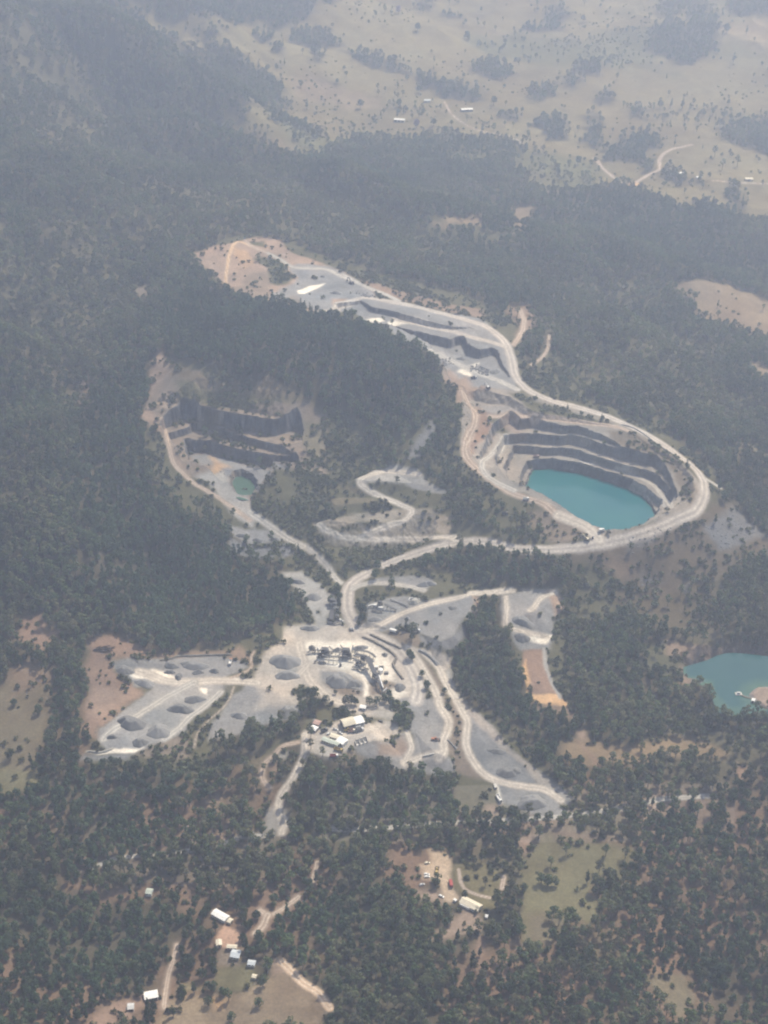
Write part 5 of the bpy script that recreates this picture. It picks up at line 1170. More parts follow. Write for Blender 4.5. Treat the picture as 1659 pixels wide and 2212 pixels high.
# pontoon on the lagoon
g = np.array([at_level(*p, -11.9) for p in pts('G', "1468,405 1512,426 1560,436")]); c = Vector((g[0][0], g[0][1], -12)); t = thing('pontoon', 'pale floating pump pontoon with a walkway on the lagoon', 'pontoon', c)
q = [Vector((a - g[0][0], b - g[0][1], .55)) for a, b in g]
MB().box(-3, 3, -2, 2, -.4, .7).build('float', M_conc, t); MB().box(-1.3, 1.3, -.9, .9, .7, 2.3).build('pump', M_zinc, t); MB().beam(q[0], q[1], 1.2, .18).beam(q[1], q[2], 1.2, .18).build('walkway', M_timb, t)
rl = MB()
for a, b in zip(q[:-1], q[1:]): rl.beam(a + Vector((0, .55, .9)), b + Vector((0, .55, .9)), .1)
rl.build('handrail', M_zinc, t)

# ------------------------------------------------------------------ crushing plant
CV = [("305,352 356,432", 7.5, 2, 1.3, 'dark stacker conveyor rising at the end of the cream yard'), ("246,440 318,410 420,408", 2, 2.6, 1.4, 'low conveyor curving below the end stacker'),
      ("378,372 410,412", 6, 3, .9, 'short pale conveyor leaning on the first tower'), ("534,364 592,414", 7, 2.2, 1.2, 'stacker conveyor rising between the two towers'),
      ("530,430 610,436 690,440", 3, 3.4, 1.3, 'level conveyor joining the two towers'), ("680,350 736,408", 8, 3, 1.1, 'steep conveyor rising behind the second tower'),
      ("752,386 738,404", 7, 4, 1.2, 'stubby white conveyor on top of the second tower'), ("842,350 828,424", 7.5, 2.5, .9, 'thin pale conveyor standing up beside the second tower'),
      ("530,500 690,498 862,518", 2.6, 3.2, 1.1, 'long low conveyor along the front of the towers'), ("860,440 900,455 960,472", 4, 4.4, 1.2, 'conveyor running from second tower to main gallery'),
      ("860,490 962,492", 3, 4, 1., 'thin conveyor bridging to the main gallery'), ("838,626 900,636 982,672", 1.8, 2.4, 1.7, 'thick low conveyor lying clear in the cream yard'),
      ("880,545 930,610 1050,660", 2.5, 5, 1., 'narrow feeder conveyor running into the main gallery'), ("1160,790 1200,880 1240,955", 7, 2.2, 2., 'wide feed conveyor running down from the gallery to the bushes'),
      ("1282,905 1222,960", 5, 1.5, .9, 'thin white conveyor crossing the end of the feed conveyor'), ("1180,740 1235,900", 8, 5, .8, 'slim pale conveyor beside the feed conveyor'),
      ("340,560 376,530", 1.5, 3, 1., 'short conveyor tipping onto the small grey heap')]
for s, a, b, w, l in CV: conveyor(l, 'A', s, a, b, w, M_zinc if 'pale' in l or 'white' in l else M_steel, 3, hood=('white' in l or 'pale' in l))
conveyor('curved radial stacker conveyor sweeping round the cream yard', 'A', "862,428 925,410 1030,428 1095,460 1132,500", 3, 3.5, 1.9, M_steel, 4, hood=False)
# big inclined gallery
conveyor('main inclined gallery, widest dark conveyor of the plant', 'A', "1030,500 1075,600 1120,700 1165,775", 9, 6, 4.2, M_dark, 5)
for s, w, d, h, y, l in [("480,432", 7, 5.5, 9.5, .15, 'dark screening tower, first from the end stacker'), ("755,440", 7, 5.5, 10, .15, 'dark screening tower in the middle of the plant'), ("985,520", 4.5, 4, 9, .9, 'slim tower at the head of the main gallery'),
                          ("915,575", 3.6, 3, 5, .8, 'small crusher frame in front of the main gallery'), ("1140,745", 5, 4.5, 8, .9, 'squat tower at the foot of the main gallery'), ("415,470", 3.4, 3, 4, .2, 'low frame beneath the first screening tower'), ("800,480", 3, 3, 4.2, .2, 'low frame beneath the middle screening tower')]:
    screen_tower(l, 'A', s, w, d, h, y)
g = spot('A', "1200,672", 2)[0]; t = thing('water_tank', 'round white tank beside the main gallery', 'tank', Vector(g)); MB().rod([(0, 0, -.4), (0, 0, 3.4)], 2.3, 24).build('body', M_white, t); MB().rod([(0, 0, 3.4), (0, 0, 3.7), (0, 0, 4.1)], [2.4, 1.9, .2], 24).build('lid', M_white, t); MB().beam((2.35, 0, 0), (2.35, 0, 3.4), .4, .1).build('ladder', M_zinc, t)
container('control_cabin', 'white control cabin behind the round white tank', 'cabin', 'A', "1128,626 1168,628", M_wht, 2.6, 3.); container('generator_box', 'dark generator box behind the round white tank', 'generator', 'A', "1180,632 1240,630", M_dark, 3., 2.8); container('generator_box', 'low dark fuel box on the gravel side of the tank', 'generator', 'A', "1250,690 1300,688", M_steel, 2.4, 1.8)
container('spare_bin', 'small dark bin standing alone beside the pale gantry', 'bin', 'A', "668,592 692,588", M_dark, 2.2, 2.6)
p = spot('A', "474,528 640,552", 3); c = Vector(p[0]); t = thing('gantry', 'pale gantry beam on three dark legs in the yard', 'gantry', c); q1 = Vector(p[1]) - c
MB().beam((0, 0, 4), q1 + Vector((0, 0, 4)), 1., .5).build('beam', M_conc, t)
for k in (.3, .68, .98): b = q1 * k; MB().beam(b + Vector((0, 0, 3.8)), b + Vector((0, 0, -.4)), .35).beam(b + Vector((.2, -1.5, -.4)), b + Vector((0, 0, 3)), .25).build('leg', M_dark, t)
# primary crusher by the woods
screen_tower('dark primary crusher tower between the woods and the haul road', 'C', "112,225", 6, 5, 8, 0.); screen_tower('small dark hopper frame below the primary crusher', 'C', "150,352", 3, 3, 4.5, 0.)
conveyor('dark conveyor running down from the primary crusher', 'C', "104,290 100,330 98,375", 7, 4, 4., M_dark, 3); conveyor('upper level conveyor beside the primary crusher', 'C', "82,236 150,236", 5, 5.4, 1.2, M_zinc, 3); conveyor('lower level conveyor beside the primary crusher', 'C', "110,276 166,270", 4.5, 5, 1.2, M_zinc, 3)
conveyor('low dark feed conveyor from bushes to the primary crusher', 'C', "60,400 130,405 190,388", 1.5, 3, 1.4, M_steel, 3)
# mobile plant on the grey pad
screen_tower('small dark mobile crusher tower on the grey pad', 'C', "520,240", 3.4, 3, 6.5, .5); conveyor('dark stacker conveyor of the mobile crusher on the grey pad', 'C', "560,245 610,270 662,292", 5, 1.6, 1.6, M_dark, 3); conveyor('pale folded conveyor beside the mobile crusher', 'C', "415,262 455,250 490,258", 2, 3, 1., M_zinc, 2, hood=True); conveyor('low dark conveyor at the front of the mobile crusher', 'C', "450,290 500,302 548,298", 1.5, 2, 1.6, M_dark, 2)
container('engine_box', 'pale engine box beside the mobile crusher', 'engine box', 'C', "468,246 500,240", M_conc, 2.6, 2.6); container('engine_box', 'white engine box in front of the mobile crusher', 'engine box', 'C', "505,268 545,272", M_wht, 2.4, 2.4)
conveyor('long pale conveyor section lying on the grey pad', 'C', "610,202 690,228 762,260", 1., 1.2, 1.2, M_zinc, 4)
p = spot('C', "766,215 780,195 862,208"); c = Vector(p[0]); t = thing('loading_wall', 'low white concrete wall round the pale heap on the grey pad', 'wall', c); q = [Vector(a) - c for a in p]; MB().beam(q[0], q[1] + Vector((0, 0, .0)), .5, 3).beam(q[1], q[2], .5, 3).build('wall', M_white, t)
pole = spot('B', "866,160")[0]; t = thing('power_pole', 'thin timber power pole rising behind the workshop', 'pole', Vector(pole)); MB().rod([(0, 0, -.5), (0, 0, 9)], [.18, .12], 8).build('post', M_timb, t); MB().beam((-1.1, 0, 8.3), (1.1, 0, 8.3), .14).build('crossarm', M_timb, t)

# ------------------------------------------------------------------ vehicles and machines
excavator('pale yellow excavator where the pit road meets the haul road', 'M', "840,955 805,940", M_cream, k=1.05); 
g = spot('M', "858,942")[0]; o = MB().rod([(0, 0, -.2), (0, 0, 1.9)], 1., 16).rod([(0, 0, 1.9), (0, 0, 2.05)], 1.04, 16).build('fuel_drum', M_dark); o.location = Vector(g); tag(o, 'dark upright drum beside the pale yellow excavator', 'drum')
excavator('dark excavator on the skyline bench of the upper quarry', 'L', "280,70 262,60", M_steel, k=1.3); excavator('white excavator on the reddish floor above the deep pit', 'L', "1465,980 1440,955", M_wht, k=1.05)
loader('dull orange wheel loader beside the pale track on the grey terraces', 'O', "345,318 385,322", M_ora)
truck('white ute tray truck on the red track above the lake', 'M', "418,686 434,684", M_wht, M_wht, 6.5, True); truck('pinkish truck parked on the lake bench', 'M', "480,422 504,420", M_pink, M_pink, 6.5)
truck('dark truck among bushes on the pit slope', 'M', "282,780 298,778", M_steel, M_dark, 6.5); truck('pale truck at the corner of the lake road', 'M', "908,892 924,888", M_wht, M_wht, 6, False)
truck('dark truck by the pale floor of the upper quarry', 'L', "1318,886 1344,884", M_wht, M_dark, 7); truck('orange cab dump truck on the stock yard near the woods', 'Q', "1308,272 1314,246", M_ora, M_wht, 8)
truck('dusty yellow dump truck below the site offices', 'B', "600,575 712,606", M_yel, M_yel, 8.); truck('dark red truck with a white cab, lowest in the office yard', 'B', "560,668 640,690", M_wht, M_redp, 7.5)
truck('dark truck parked beside the site offices', 'B', "445,350 500,326", M_steel, M_dark, 6.5); truck('long white flatbed truck by the tall lone tree', 'C', "612,472 672,482", M_dark, M_wht, 9., False); truck('white truck half behind the tall lone tree', 'C', "820,486 856,470", M_wht, M_steel, 7.)
car('white ute standing alone above the site offices', 'B', "596,322 634,330", M_wht, 'ute', True, name='utility_truck'); car('white ute close behind the cream site office', 'B', "650,366 700,384", M_wht, 'ute', True, name='utility_truck'); car('small pale car at the corner of the cream site office', 'B', "516,386 548,380", M_wht); car('dark car alone on the gravel beyond the workshop', 'B', "1180,214 1220,228", M_dark)
car('silver car on the yard junction, upper of the pair', 'C', "255,458 285,456", M_sil, ute=True); car('dark car on the yard junction, lower of the pair', 'C', "258,470 290,469", M_dark); car('white car by the dark primary crusher', 'C', "172,376 190,384", M_wht)
# parked machines beside the workshop
for s, l, f in [("745,335 800,330", 'dusty wheel loader at the front of the workshop machines', 'L'), ("800,350 850,345", 'pale tipper truck among the workshop machines', 'T'), ("860,350 915,338", 'dark tipper truck among the workshop machines', 'D'), ("915,340 960,325", 'white tipper truck at the end of the workshop machines', 'W')]:
    if f == 'L': loader(l, 'B', s, M_yel)
    else: truck(l, 'B', s, {'T': M_cream, 'D': M_dark, 'W': M_wht}[f], {'T': M_pink, 'D': M_steel, 'W': M_steel}[f], 6.8)
container('shipping_container', 'white shipping container beside the workshop machines', 'container', 'B', "868,292 940,280", M_wht, 2.6, 2.6); container('shipping_container', 'dull pink shipping container beside the workshop machines', 'container', 'B', "780,312 850,302", M_pink, 2.6, 2.6); container('shipping_container', 'pale grey container closest to the white workshop bay', 'container', 'B', "925,268 985,258", M_zinc, 2.6, 2.6)
# yard of the farmhouse
truck('bright red truck on the dusty drive of the farmhouse', 'E', "458,555 448,500", M_redp, M_redp, 7.5, False, name='red_truck'); loader('yellow loader with dark wheels on the dusty drive', 'E', "266,368 272,335", M_yel)
for s, l, m_ in [("122,404 160,408", 'white car nearest the yellow loader, upper of two', M_wht), ("125,440 160,438", 'white car below another white car by the drive', M_wht), ("128,262 164,258", 'cream car at the top of the dusty clearing', M_cream), ("60,545 95,535", 'silver car hidden among trees by the drive', M_sil), ("312,684 346,698", 'white car by the foot of the dusty drive', M_wht)]: car(l, 'E', s, m_)
truck('white tipper at the foot of the grey tip', 'O', "902,808 930,862", M_wht, M_wht, 9, True); container('shipping_container', 'pinkish container behind the white tipper', 'container', 'O', "880,700 890,740", M_conc, 2.4, 1.6)
for i in range(6):
    g = spot('O', f"{268 + i * 16},{470 - i * 3.4}")[0]; o = MB().box(-.9, .9, -.6, .6, -.2, .9).build('concrete_block', M_conc, None, .08); o.location = Vector(g); o.rotation_euler = (0, 0, .3 + .2 * math.sin(i * 3))
    tag(o, 'white concrete block in the short row on the grey terrace', 'concrete block', 'row of concrete blocks on the grey terrace')
# burnt timber heap
g = spot('Q', "215,145", 1)[0]; t = thing('log_heap', 'dark heap of cleared timber on the red ground', 'log heap', Vector(g))
rr = random.Random(5)
for i in range(34):
    x, y, z = rr.uniform(-8, 8), rr.uniform(-3, 3), rr.uniform(.2, 2.); a = rr.uniform(-.6, .6); l_ = rr.uniform(1.5, 4)
    o = MB().rod([(x - l_ * math.cos(a), y - l_ * math.sin(a), z * rr.uniform(.5, 1)), (x + l_ * math.cos(a), y + l_ * math.sin(a), z)], rr.uniform(.2, .5), 7).build('log', M_log, t)

# ------------------------------------------------------------------ heaps and bunds
PL = [('Q', "1000,578", 17, 9, 6, 1, 'dark stockpile highest of the row in the stock yard', 0), ('Q', "885,658", 20, 11, 6.5, 1, 'large dark stockpile with a pale streak on its rim', 0), ('Q', "455,780", 24, 14, 6.5, 1, 'broad dark stockpile nearest the red bank', -.15), ('Q', "690,850", 21, 14, 6, 0, 'broad grey stockpile beside the big dark one', .1),
      ('Q', "530,950", 13, 9, 4.5, 1, 'small dark stockpile close to the lower edge of the stock yard', -.2), ('Q', "288,905", 8, 5, 3, 1, 'lone little dark stockpile at the corner of the stock yard', 0), ('Q', "1388,718", 13, 8, 4, 0, 'grey stockpile alone on the middle pad', 0),
      ('Q', "800,288", 14, 7, 4, 1, 'dark stockpile at the back of the upper stock yard', 0), ('Q', "865,385", 7, 7, 4.5, 1, 'small pointed dark stockpile beside the cream tip', 0), ('Q', "1030,345", 10, 6, 4, 1, 'low dark stockpile in the middle of the upper stock yard', 0), ('Q', "1175,335", 8, 6, 4.5, 1, 'pointed dark stockpile near the orange cab dump truck', 0), ('Q', "1000,285", 24, 10, 4, 0, 'wide grey stockpile spread along the upper stock yard', 0),
      ('Q', "570,440", 20, 8, 4.5, 0, 'grey stockpile beside the cream tip at the red bank', -.3), ('Q', "400,325", 16, 9, 4, 1, 'dark stockpile at the far corner of the upper stock yard', -.4), ('Q', "790,345", 9, 5, 3.5, 1, 'small dark stockpile between cream tip and upper yard', 0),
      ('5', "1232,640", 25, 17, 9, 0, 'biggest grey stockpile beside the looping yard road', 0), ('5', "1240,702", 22, 10, 5, 0, 'low grey stockpile inside the yard road loop', .1), ('5', "1465,722", 25, 16, 8, 0, 'large grey stockpile in front of the crushing plant', 0), ('5', "1527,740", 15, 10, 6, 1, 'darker stockpile leaning on the large grey one', 0),
      ('5', "1340,500", 16, 7, 5, 0, 'grey stockpile at the edge of the woods above the cream yard', 0), ('5', "1280,297", 15, 7, 3.5, 0, 'grey stockpile on the narrow pad in the woods', -.2), ('5', "1355,362", 16, 10, 5, 0, 'grey stockpile below the narrow woods pad', .2), ('5', "1245,858", 18, 13, 7, 0, 'grey stockpile rising behind the row of gum trees', 0),
      ('5', "1050,97", 12, 7, 3, 0, 'flat grey stockpile first on the bare shelf by the woods', 0), ('5', "1112,121", 9, 6, 3.5, 1, 'dark stockpile in the middle of the bare shelf', 0), ('5', "1188,115", 12, 6, 3, 0, 'grey stockpile at the road end of the bare shelf', 0),
      ('A', "310,375", 7, 5, 4, 1, 'dark conical heap under the end stacker conveyor', 0), ('A', "640,395", 8, 5, 4, 1, 'dark conical heap between the two screening towers', 0), ('A', "935,375", 13, 6, 3.5, 0, 'low grey heap inside the curved stacker', 0), ('A', "440,565", 7, 5, 3.2, 1, 'small dark heap in front of the screening towers', 0), ('A', "1255,462", 6, 4, 2.8, 1, 'small dark heap alone between stacker and yard road', 0), ('A', "1450,880", 11, 8, 6, 1, 'dark stockpile beside the bend of the yard road', .5),
      ('C', "815,222", 10, 7, 4, 2, 'pale heap behind the low white wall on the grey pad', 0), ('C', "465,368", 12, 7, 3.5, 0, 'grey heap at the near edge of the grey pad', 0), ('C', "755,365", 5, 5, 4, 0, 'small grey cone in the middle of the grey pad', 0), ('C', "1145,272", 9, 5, 2., 1, 'low dark heap on the wide grey pad', 0), ('C', "900,65", 14, 7, 5, 0, 'grey heap at the end of the upper terrace road', 0),
      ('6', "597,540", 13, 9, 5, 1, 'dark heap on the pale pad between two woods', 0), ('6', "600,470", 18, 10, 5, 0, 'grey heap below the pale track between two woods', 0), ('O', "900,422", 17, 5, 3.5, 1, 'dark low heap lying on the grey triangle tip', 0), ('O', "1200,860", 26, 13, 7, 0, 'big grey heap at the foot of the triangle tip', .1), ('O', "1000,600", 20, 10, 4, 1, 'dark smooth heap in the middle of the triangle tip', 0),
      ('J', "1090,1060", 12, 7, 4, 0, 'grey heap where the terrace road ends near the woods', 0), ('N', "1330,540", 14, 6, 5, 0, 'grey heap on the upper quarry shelf', 0), ('N', "1210,400", 7, 3, 3.5, 1, 'small dark heap near the top of the upper quarry', 0), ('L', "1220,720", 12, 5, 4, 1, 'dark heap of shot rock under the quarry face', 0), ('L', "1510,830", 12, 8, 4, 0, 'pale shot rock heap below the haul road bend', .4)]
for i, (sh, s, rx, ry, h, mk, l, yw) in enumerate(PL):
    kk = .56
    pile(l, sh, s, rx * kk, ry * kk * 1.1, min(h * .9, .66 * min(rx, ry * 1.1) * kk + .6), [M_pile, M_piled, M_pilep][mk], yw, .18 + .12 * (i % 3), i * 1.37 + .5)
bund('long dark bund along the inner side of the yard road', 'A', "960,240 1040,268 1130,310 1240,370 1330,430 1400,500", 3.6, 1.8, M_bund); bund('dark bund bent like an elbow beside the yard road', 'A', "1405,510 1385,560 1365,600 1400,670 1445,730 1490,790", 3.4, 2., M_bund); bund('dark bund along the outer side of the yard road', 'A', "1062,205 1160,250 1280,310 1380,350 1465,395", 3.2, 1.8, M_bund)
bund('thin pale bund below the darker stockpile', 'A', "690,862 760,885 840,905 930,912", 2.2, 1., M_pilep); bund('pale rim bund at the bottom of the stock yard', 'Q', "70,1035 200,1045 300,1008", 3, 1.4, M_pilep); bund('long dark bund along the back of the upper stock yard', 'Q', "700,250 800,235 860,215 1000,212 1150,205 1330,202", 3.2, 1.7, M_bund)
bund('grey bund along the outer lip of the haul road', 'M', "1040,205 1120,228 1200,275 1290,345 1390,405", 2.4, 1.1, M_pile); bund('grey bund on the terrace under the pale apron', 'C', "850,640 940,690 1020,770", 5, 2., M_pile); bund('small grey bund on the sloping terrace beside the pale track', 'O', "470,330 510,370 550,410", 3, 1.5, M_pile)
# ------------------------------------------------------------------ trees one can tell apart
protos = {}
def proto(k, seed):
    key = (k, seed)
    if key not in protos:
        st, h, cr, _ = KINDS[k]
        (tv, tf), (cv, cf) = tree_geo(400 + seed * 17 + k, h, cr, st, 90 if k in (6, 7) else 360, .72)
        protos[key] = (np_mesh('trunk', tv, tf, [m_bark]), np_mesh('crown', cv, cf, [LMAT[k]]), h)
    return protos[key]
def stand(name, label, cat, x, y, k, sc_, group=None, seed=None, leaf=None):
    tm, cm, h = proto(k, random.randrange(2) if seed is None else seed)
    t = thing(name, label, cat, (x, y, float(sample(Z, np.array([x]), np.array([y]))[0]) - .2), random.uniform(0, 6.28), group); t.scale = (sc_,) * 3
    link('trunk', tm, t)
    if leaf is not None: cm = cm.copy(); cm.materials.clear(); cm.materials.append(leaf)
    link('crown', cm, t); return t
# sheet, crown-centre x,y, form, size, label
LONE = [('5', "165,845", 4, 1.1, 'round dark tree standing alone in the olive paddock'), ('5', "258,775", 4, .9, 'dark round tree in front of the tree belt by the paddock'), ('5', "238,862", 4, .85, 'dark tree upper of three along the paddock belt'), ('5', "232,955", 3, .9, 'dark tree middle of three along the paddock belt'), ('5', "228,1000", 4, .9, 'dark tree lowest of three along the paddock belt'), ('5', "203,752", 6, 1.6, 'low bush on the red top of the paddock'), ('5', "40,1035", 3, 1., 'dark tree at the bottom of the olive paddock'), ('5', "132,738", 0, .6, 'small grey tree on the red top of the paddock'), ('5', "75,748", 6, 1.4, 'low bush near the edge of the olive paddock'),
        ('5', "1305,350", 3, .95, 'dark tree beside the grey heap below the woods pad'), ('5', "1322,375", 3, .7, 'smaller dark tree touching the one by the woods pad'),
        ('8', "682,468", 3, 1., 'broad dark tree of the clump in the green clearing, leftmost'), ('8', "712,478", 4, 1.2, 'dark tree in the middle of the clump in the green clearing'), ('8', "742,482", 3, .9, 'dark tree of the clump in the green clearing, rightmost'), ('8', "881,460", 5, .95, 'slim dark tree on the green clearing, clear of others'), ('8', "932,418", 0, .9, 'loose grey tree at the upper edge of the green clearing'), ('8', "790,342", 1, .8, 'grey tree at the top of the green clearing'), ('8', "960,348", 1, .85, 'grey tree near the top corner of the green clearing'), ('8', "735,612", 0, 1., 'grey gum at the lower end of the green clearing, upper'), ('8', "758,640", 1, .95, 'grey gum at the lower end of the green clearing, lower'), ('8', "715,635", 2, .9, 'smaller grey gum at the lower end of the green clearing'),
        ('8', "350,540", 4, .8, 'round dark bush tree behind the farmhouse roof'), ('E', "1055,190", 5, .8, 'slender dark tree in the clearing behind the farmhouse'), ('E', "1400,560", 3, .9, 'dark tree between farmhouse lawn and green clearing'),
        ('H', "965,855", 3, .85, 'dark tree at the edge of the lawn, upper of two'), ('H', "935,945", 3, .85, 'dark tree at the edge of the brown field, lower of two'), ('H', "1285,815", 3, 1., 'dark tree between lawn and brown field, taller'), ('H', "1260,955", 4, .95, 'round dark tree out on the brown field'), ('H', "705,1005", 5, .85, 'dark tree right beside the narrow dirt track'), ('H', "560,1000", 3, 1.1, 'dark tree in front of the square white shed'), ('H', "1185,850", 6, 1.5, 'small bush on the edge of the lawn'),
        ('C', "616,48", 3, .85, 'dark tree at the bend of the upper terrace road'), ('C', "372,265", 3, 1.1, 'dark tree beside the inside of the haul road bend, upper'), ('C', "355,345", 3, .95, 'dark tree beside the inside of the haul road bend, lower'), ('C', "335,395", 4, .8, 'dark bush tree at the foot of the haul road bend'), ('C', "800,448", 1, 1.15, 'tall lone gum at the edge of the grey pad'), ('C', "795,520", 0, .8, 'smaller gum below the tall lone one'), ('C', "775,660", 4, 1.15, 'round dark tree between yard road and terrace track'), ('C', "800,690", 4, .8, 'small dark tree touching the round one by the terrace track'), ('C', "882,830", 4, .85, 'dark bush tree beside the terrace track, upper'), ('C', "925,925", 4, 1., 'dark bush tree beside the terrace track, lower'), ('C', "1075,978", 4, .72, 'round bush on the strip between two terrace tracks'), ('C', "155,85", 3, .9, 'dark tree between narrow pad and haul road, upper'), ('C', "165,160", 3, .85, 'dark tree between narrow pad and haul road, middle'), ('C', "170,220", 5, .8, 'dark tree between narrow pad and haul road, lower'), ('C', "85,190", 3, .8, 'dark tree behind the primary crusher'), ('C', "755,365", 5, .35, 'tiny dark tree on the grey pad'),
        ('J', "648,890", 3, .95, 'dark tree leaning over the haul road, upper of two'), ('J', "618,965", 3, 1.05, 'dark tree below the haul road, lower of two'), ('J', "765,1025", 0, .75, 'grey tree on the upper terrace road'), ('J', "1355,675", 1, 1., 'tall gum between the hairpin track and haul road'), ('J', "1608,725", 3, .85, 'dark tree at the woods edge under the haul road'), ('J', "1055,820", 5, .9, 'slim dark tree below the haul road'), ('J', "270,195", 4, .8, 'round dark bush above the olive terrace'), ('J', "735,385", 4, .65, 'small dark bush beside the zigzag track'), ('J', "905,320", 4, .6, 'small green bush inside the zigzag of the track'), ('J', "1265,745", 5, .5, 'tiny dark tree on the verge of the haul road'),
        ('M', "697,82", 5, .62, 'small dark pine on the verge of the haul road, first'), ('M', "917,145", 5, .72, 'small dark pine on the verge of the haul road, second'), ('M', "785,125", 4, .7, 'dark bush on the slope between the two verge pines'), ('M', "1600,500", 4, .8, 'green bush outside the haul road bend'), ('M', "180,985", 3, .8, 'dark tree in front of the haul road by the woods'),
        ('L', "272,335", 1, 1.2, 'tall grey gum rising over the quarry edge'), ('L', "545,375", 0, .7, 'small gum at the quarry edge, first'), ('L', "622,395", 2, .7, 'small gum at the quarry edge, second'), ('N', "1040,640", 4, .8, 'dark tree at the rim of the stripped ground'), ('N', "1165,665", 3, .75, 'dark tree where the cream road leaves the woods'),
        ('R', "980,290", 5, 1.05, 'slender dark pine in front of the grey slope'), ('R', "1400,365", 1, 1., 'gum against the grey tip, left of a pair'), ('R', "1592,365", 1, .95, 'gum against the grey tip, right of a pair'), ('R', "1150,335", 1, .95, 'gum at the corner of the grey slope'), ('R', "1080,245", 4, .55, 'small dark bush on the brown bank'),
        ('A', "205,925", 4, .62, 'dark bush on the yard island, left end'), ('A', "262,915", 4, .8, 'dark bush on the yard island, middle'), ('A', "320,908", 4, .7, 'dark bush on the yard island, right end'), ('A', "478,1025", 3, .95, 'dark tree at the head of the row by the yard road'), ('A', "375,1070", 3, .7, 'dark tree second in the row by the yard road'), ('A', "308,1070", 3, .8, 'dark tree third in the row by the yard road'), ('A', "190,1100", 3, .8, 'dark tree at the tail of the row by the yard road'), ('A', "612,940", 4, .55, 'small bush below the large grey stockpile'), ('A', "740,1035", 3, .95, 'dark tree in the clump above the offices, left'), ('A', "820,1025", 3, .95, 'dark tree in the clump above the offices, middle'), ('A', "875,1055", 4, .9, 'dark tree in the clump above the offices, right'), ('A', "1060,1045", 3, .9, 'dark tree in the row behind the workshop, first'), ('A', "1150,1040", 3, .9, 'dark tree in the row behind the workshop, second'), ('A', "1250,1010", 4, 1., 'dark tree in the row behind the workshop, third'), ('A', "1310,950", 4, .95, 'dark tree at the foot of the feed conveyor'), ('A', "1325,1040", 3, .85, 'dark tree in the row behind the workshop, fourth'),
        ('B', "1412,172", 4, 1.15, 'big round dark tree right of the workshop gravel'), ('B', "735,55", 3, .9, 'dark tree above the workshop roof'), ('O', "38,130", 4, 1., 'round dark tree under the bare grey gum'), ('O', "105,45", 0, 1.25, 'tall pale grey gum with a sparse crown'),
        ('2', "145,120", 4, 1.9, 'round dark tree on the far pale hillside, left of two'), ('2', "360,145", 4, 2., 'round dark tree on the far pale hillside, right of two'), ('2', "1480,143", 4, 2.1, 'round dark tree on the far yellowish hill'), ('2', "1565,152", 5, 1.3, 'thin tree on the far yellowish hill'), ('2', "60,355", 5, 1.2, 'slim tree above the lower white barn'), ('2', "152,378", 3, 1.3, 'dark tree above the far tree belt'), ('2', "170,475", 4, 1.3, 'dark tree between the two white barns'), ('2', "65,440", 4, 1.6, 'dark tree left of the pale grey-blue roof'), ('2', "215,520", 4, 1.6, 'dark tree below the upper white barn'), ('2', "265,553", 4, 1.6, 'wide low tree below both white barns'), ('2', "202,605", 4, 1.7, 'dark tree on the grass, nearest the woods'), ('2', "425,540", 5, 1.4, 'thin lone tree on the far grass'), ('2', "475,545", 0, 1.2, 'pale grey tree beside the thin lone one'), ('2', "570,470", 4, 1.2, 'small dark tree by the far creek'), ('2', "475,425", 3, 1.5, 'dark tree at the end of the far tree belt'), ('2', "1195,443", 3, 1.4, 'first tree of three on the far bare slope'), ('2', "1242,436", 5, 1.3, 'second tree of three on the far bare slope'), ('2', "1290,436", 5, 1.6, 'third tree of three on the far bare slope'), ('2', "1490,436", 4, 1.1, 'small tree out on the far bare slope'), ('2', "1466,490", 4, 1.5, 'dark tree below the small one on the far slope'), ('2', "840,685", 4, 1.7, 'dark tree beside the far dirt track, larger'), ('2', "915,685", 4, 1.3, 'dark tree beside the far dirt track, smaller'), ('2', "755,735", 4, 1.3, 'dark tree on the edge of the strip of grass'), ('2', "1075,550", 4, 1.3, 'dark tree above the creek wood'), ('2', "1432,645", 1, 1.3, 'grey gum on the valley grass, left'), ('2', "1465,700", 1, 1.2, 'grey gum on the valley grass, lower'), ('2', "1530,685", 1, 1.3, 'grey gum on the valley grass, right'), ('2', "1510,255", 5, 1.5, 'thin tall tree below the yellowish hill'), ('2', "862,75", 3, 1.4, 'dark tree high on the far pasture'), ('2', "420,35", 4, 1.1, 'small tree high on the far pasture'), ('2', "570,255", 4, 1.3, 'small dark tree on the far gully side'),
        ('1', "1557,440", 4, 2., 'round dark tree on the pale slope left of the barns'), ('1', "1300,360", 3, 1.3, 'dark tree at the top of the pale slope'), ('1', "1325,440", 5, 1.5, 'tall dark tree at the edge of the pale slope'), ('1', "1320,510", 4, 1.1, 'small dark tree on the pale slope'), ('1', "1275,602", 4, 1.2, 'dark tree on the yellow grass above the woods'), ('1', "1405,660", 3, 1.1, 'first of two small trees above the woods'), ('1', "1435,672", 3, 1., 'second of two small trees above the woods'), ('1', "1205,520", 5, 1.3, 'slim tree beside the spur of woods'), ('1', "1155,285", 3, 1.2, 'tree at the tip of the spur of woods'), ('1', "1530,580", 5, 1.1, 'tiny slim tree on the grey grass'),
        ('4', "1322,152", 3, 1.05, 'tree of the group on the dry paddock, left'), ('4', "1345,165", 3, 1.15, 'tree of the group on the dry paddock, right'), ('4', "1446,245", 1, .8, 'small gum on the dry paddock'), ('4', "1482,285", 1, .95, 'gum at the lower edge of the dry paddock')]
lone_xy = []
for sh, s, k, sc_, l in LONE:
    h = KINDS[k][1] * sc_
    g = spot(sh, s, h * .62)[0]
    stand('tree', l, 'tree', float(g[0]), float(g[1]), k, sc_, 'trees standing clear of the woods'); lone_xy.append(g[:2])
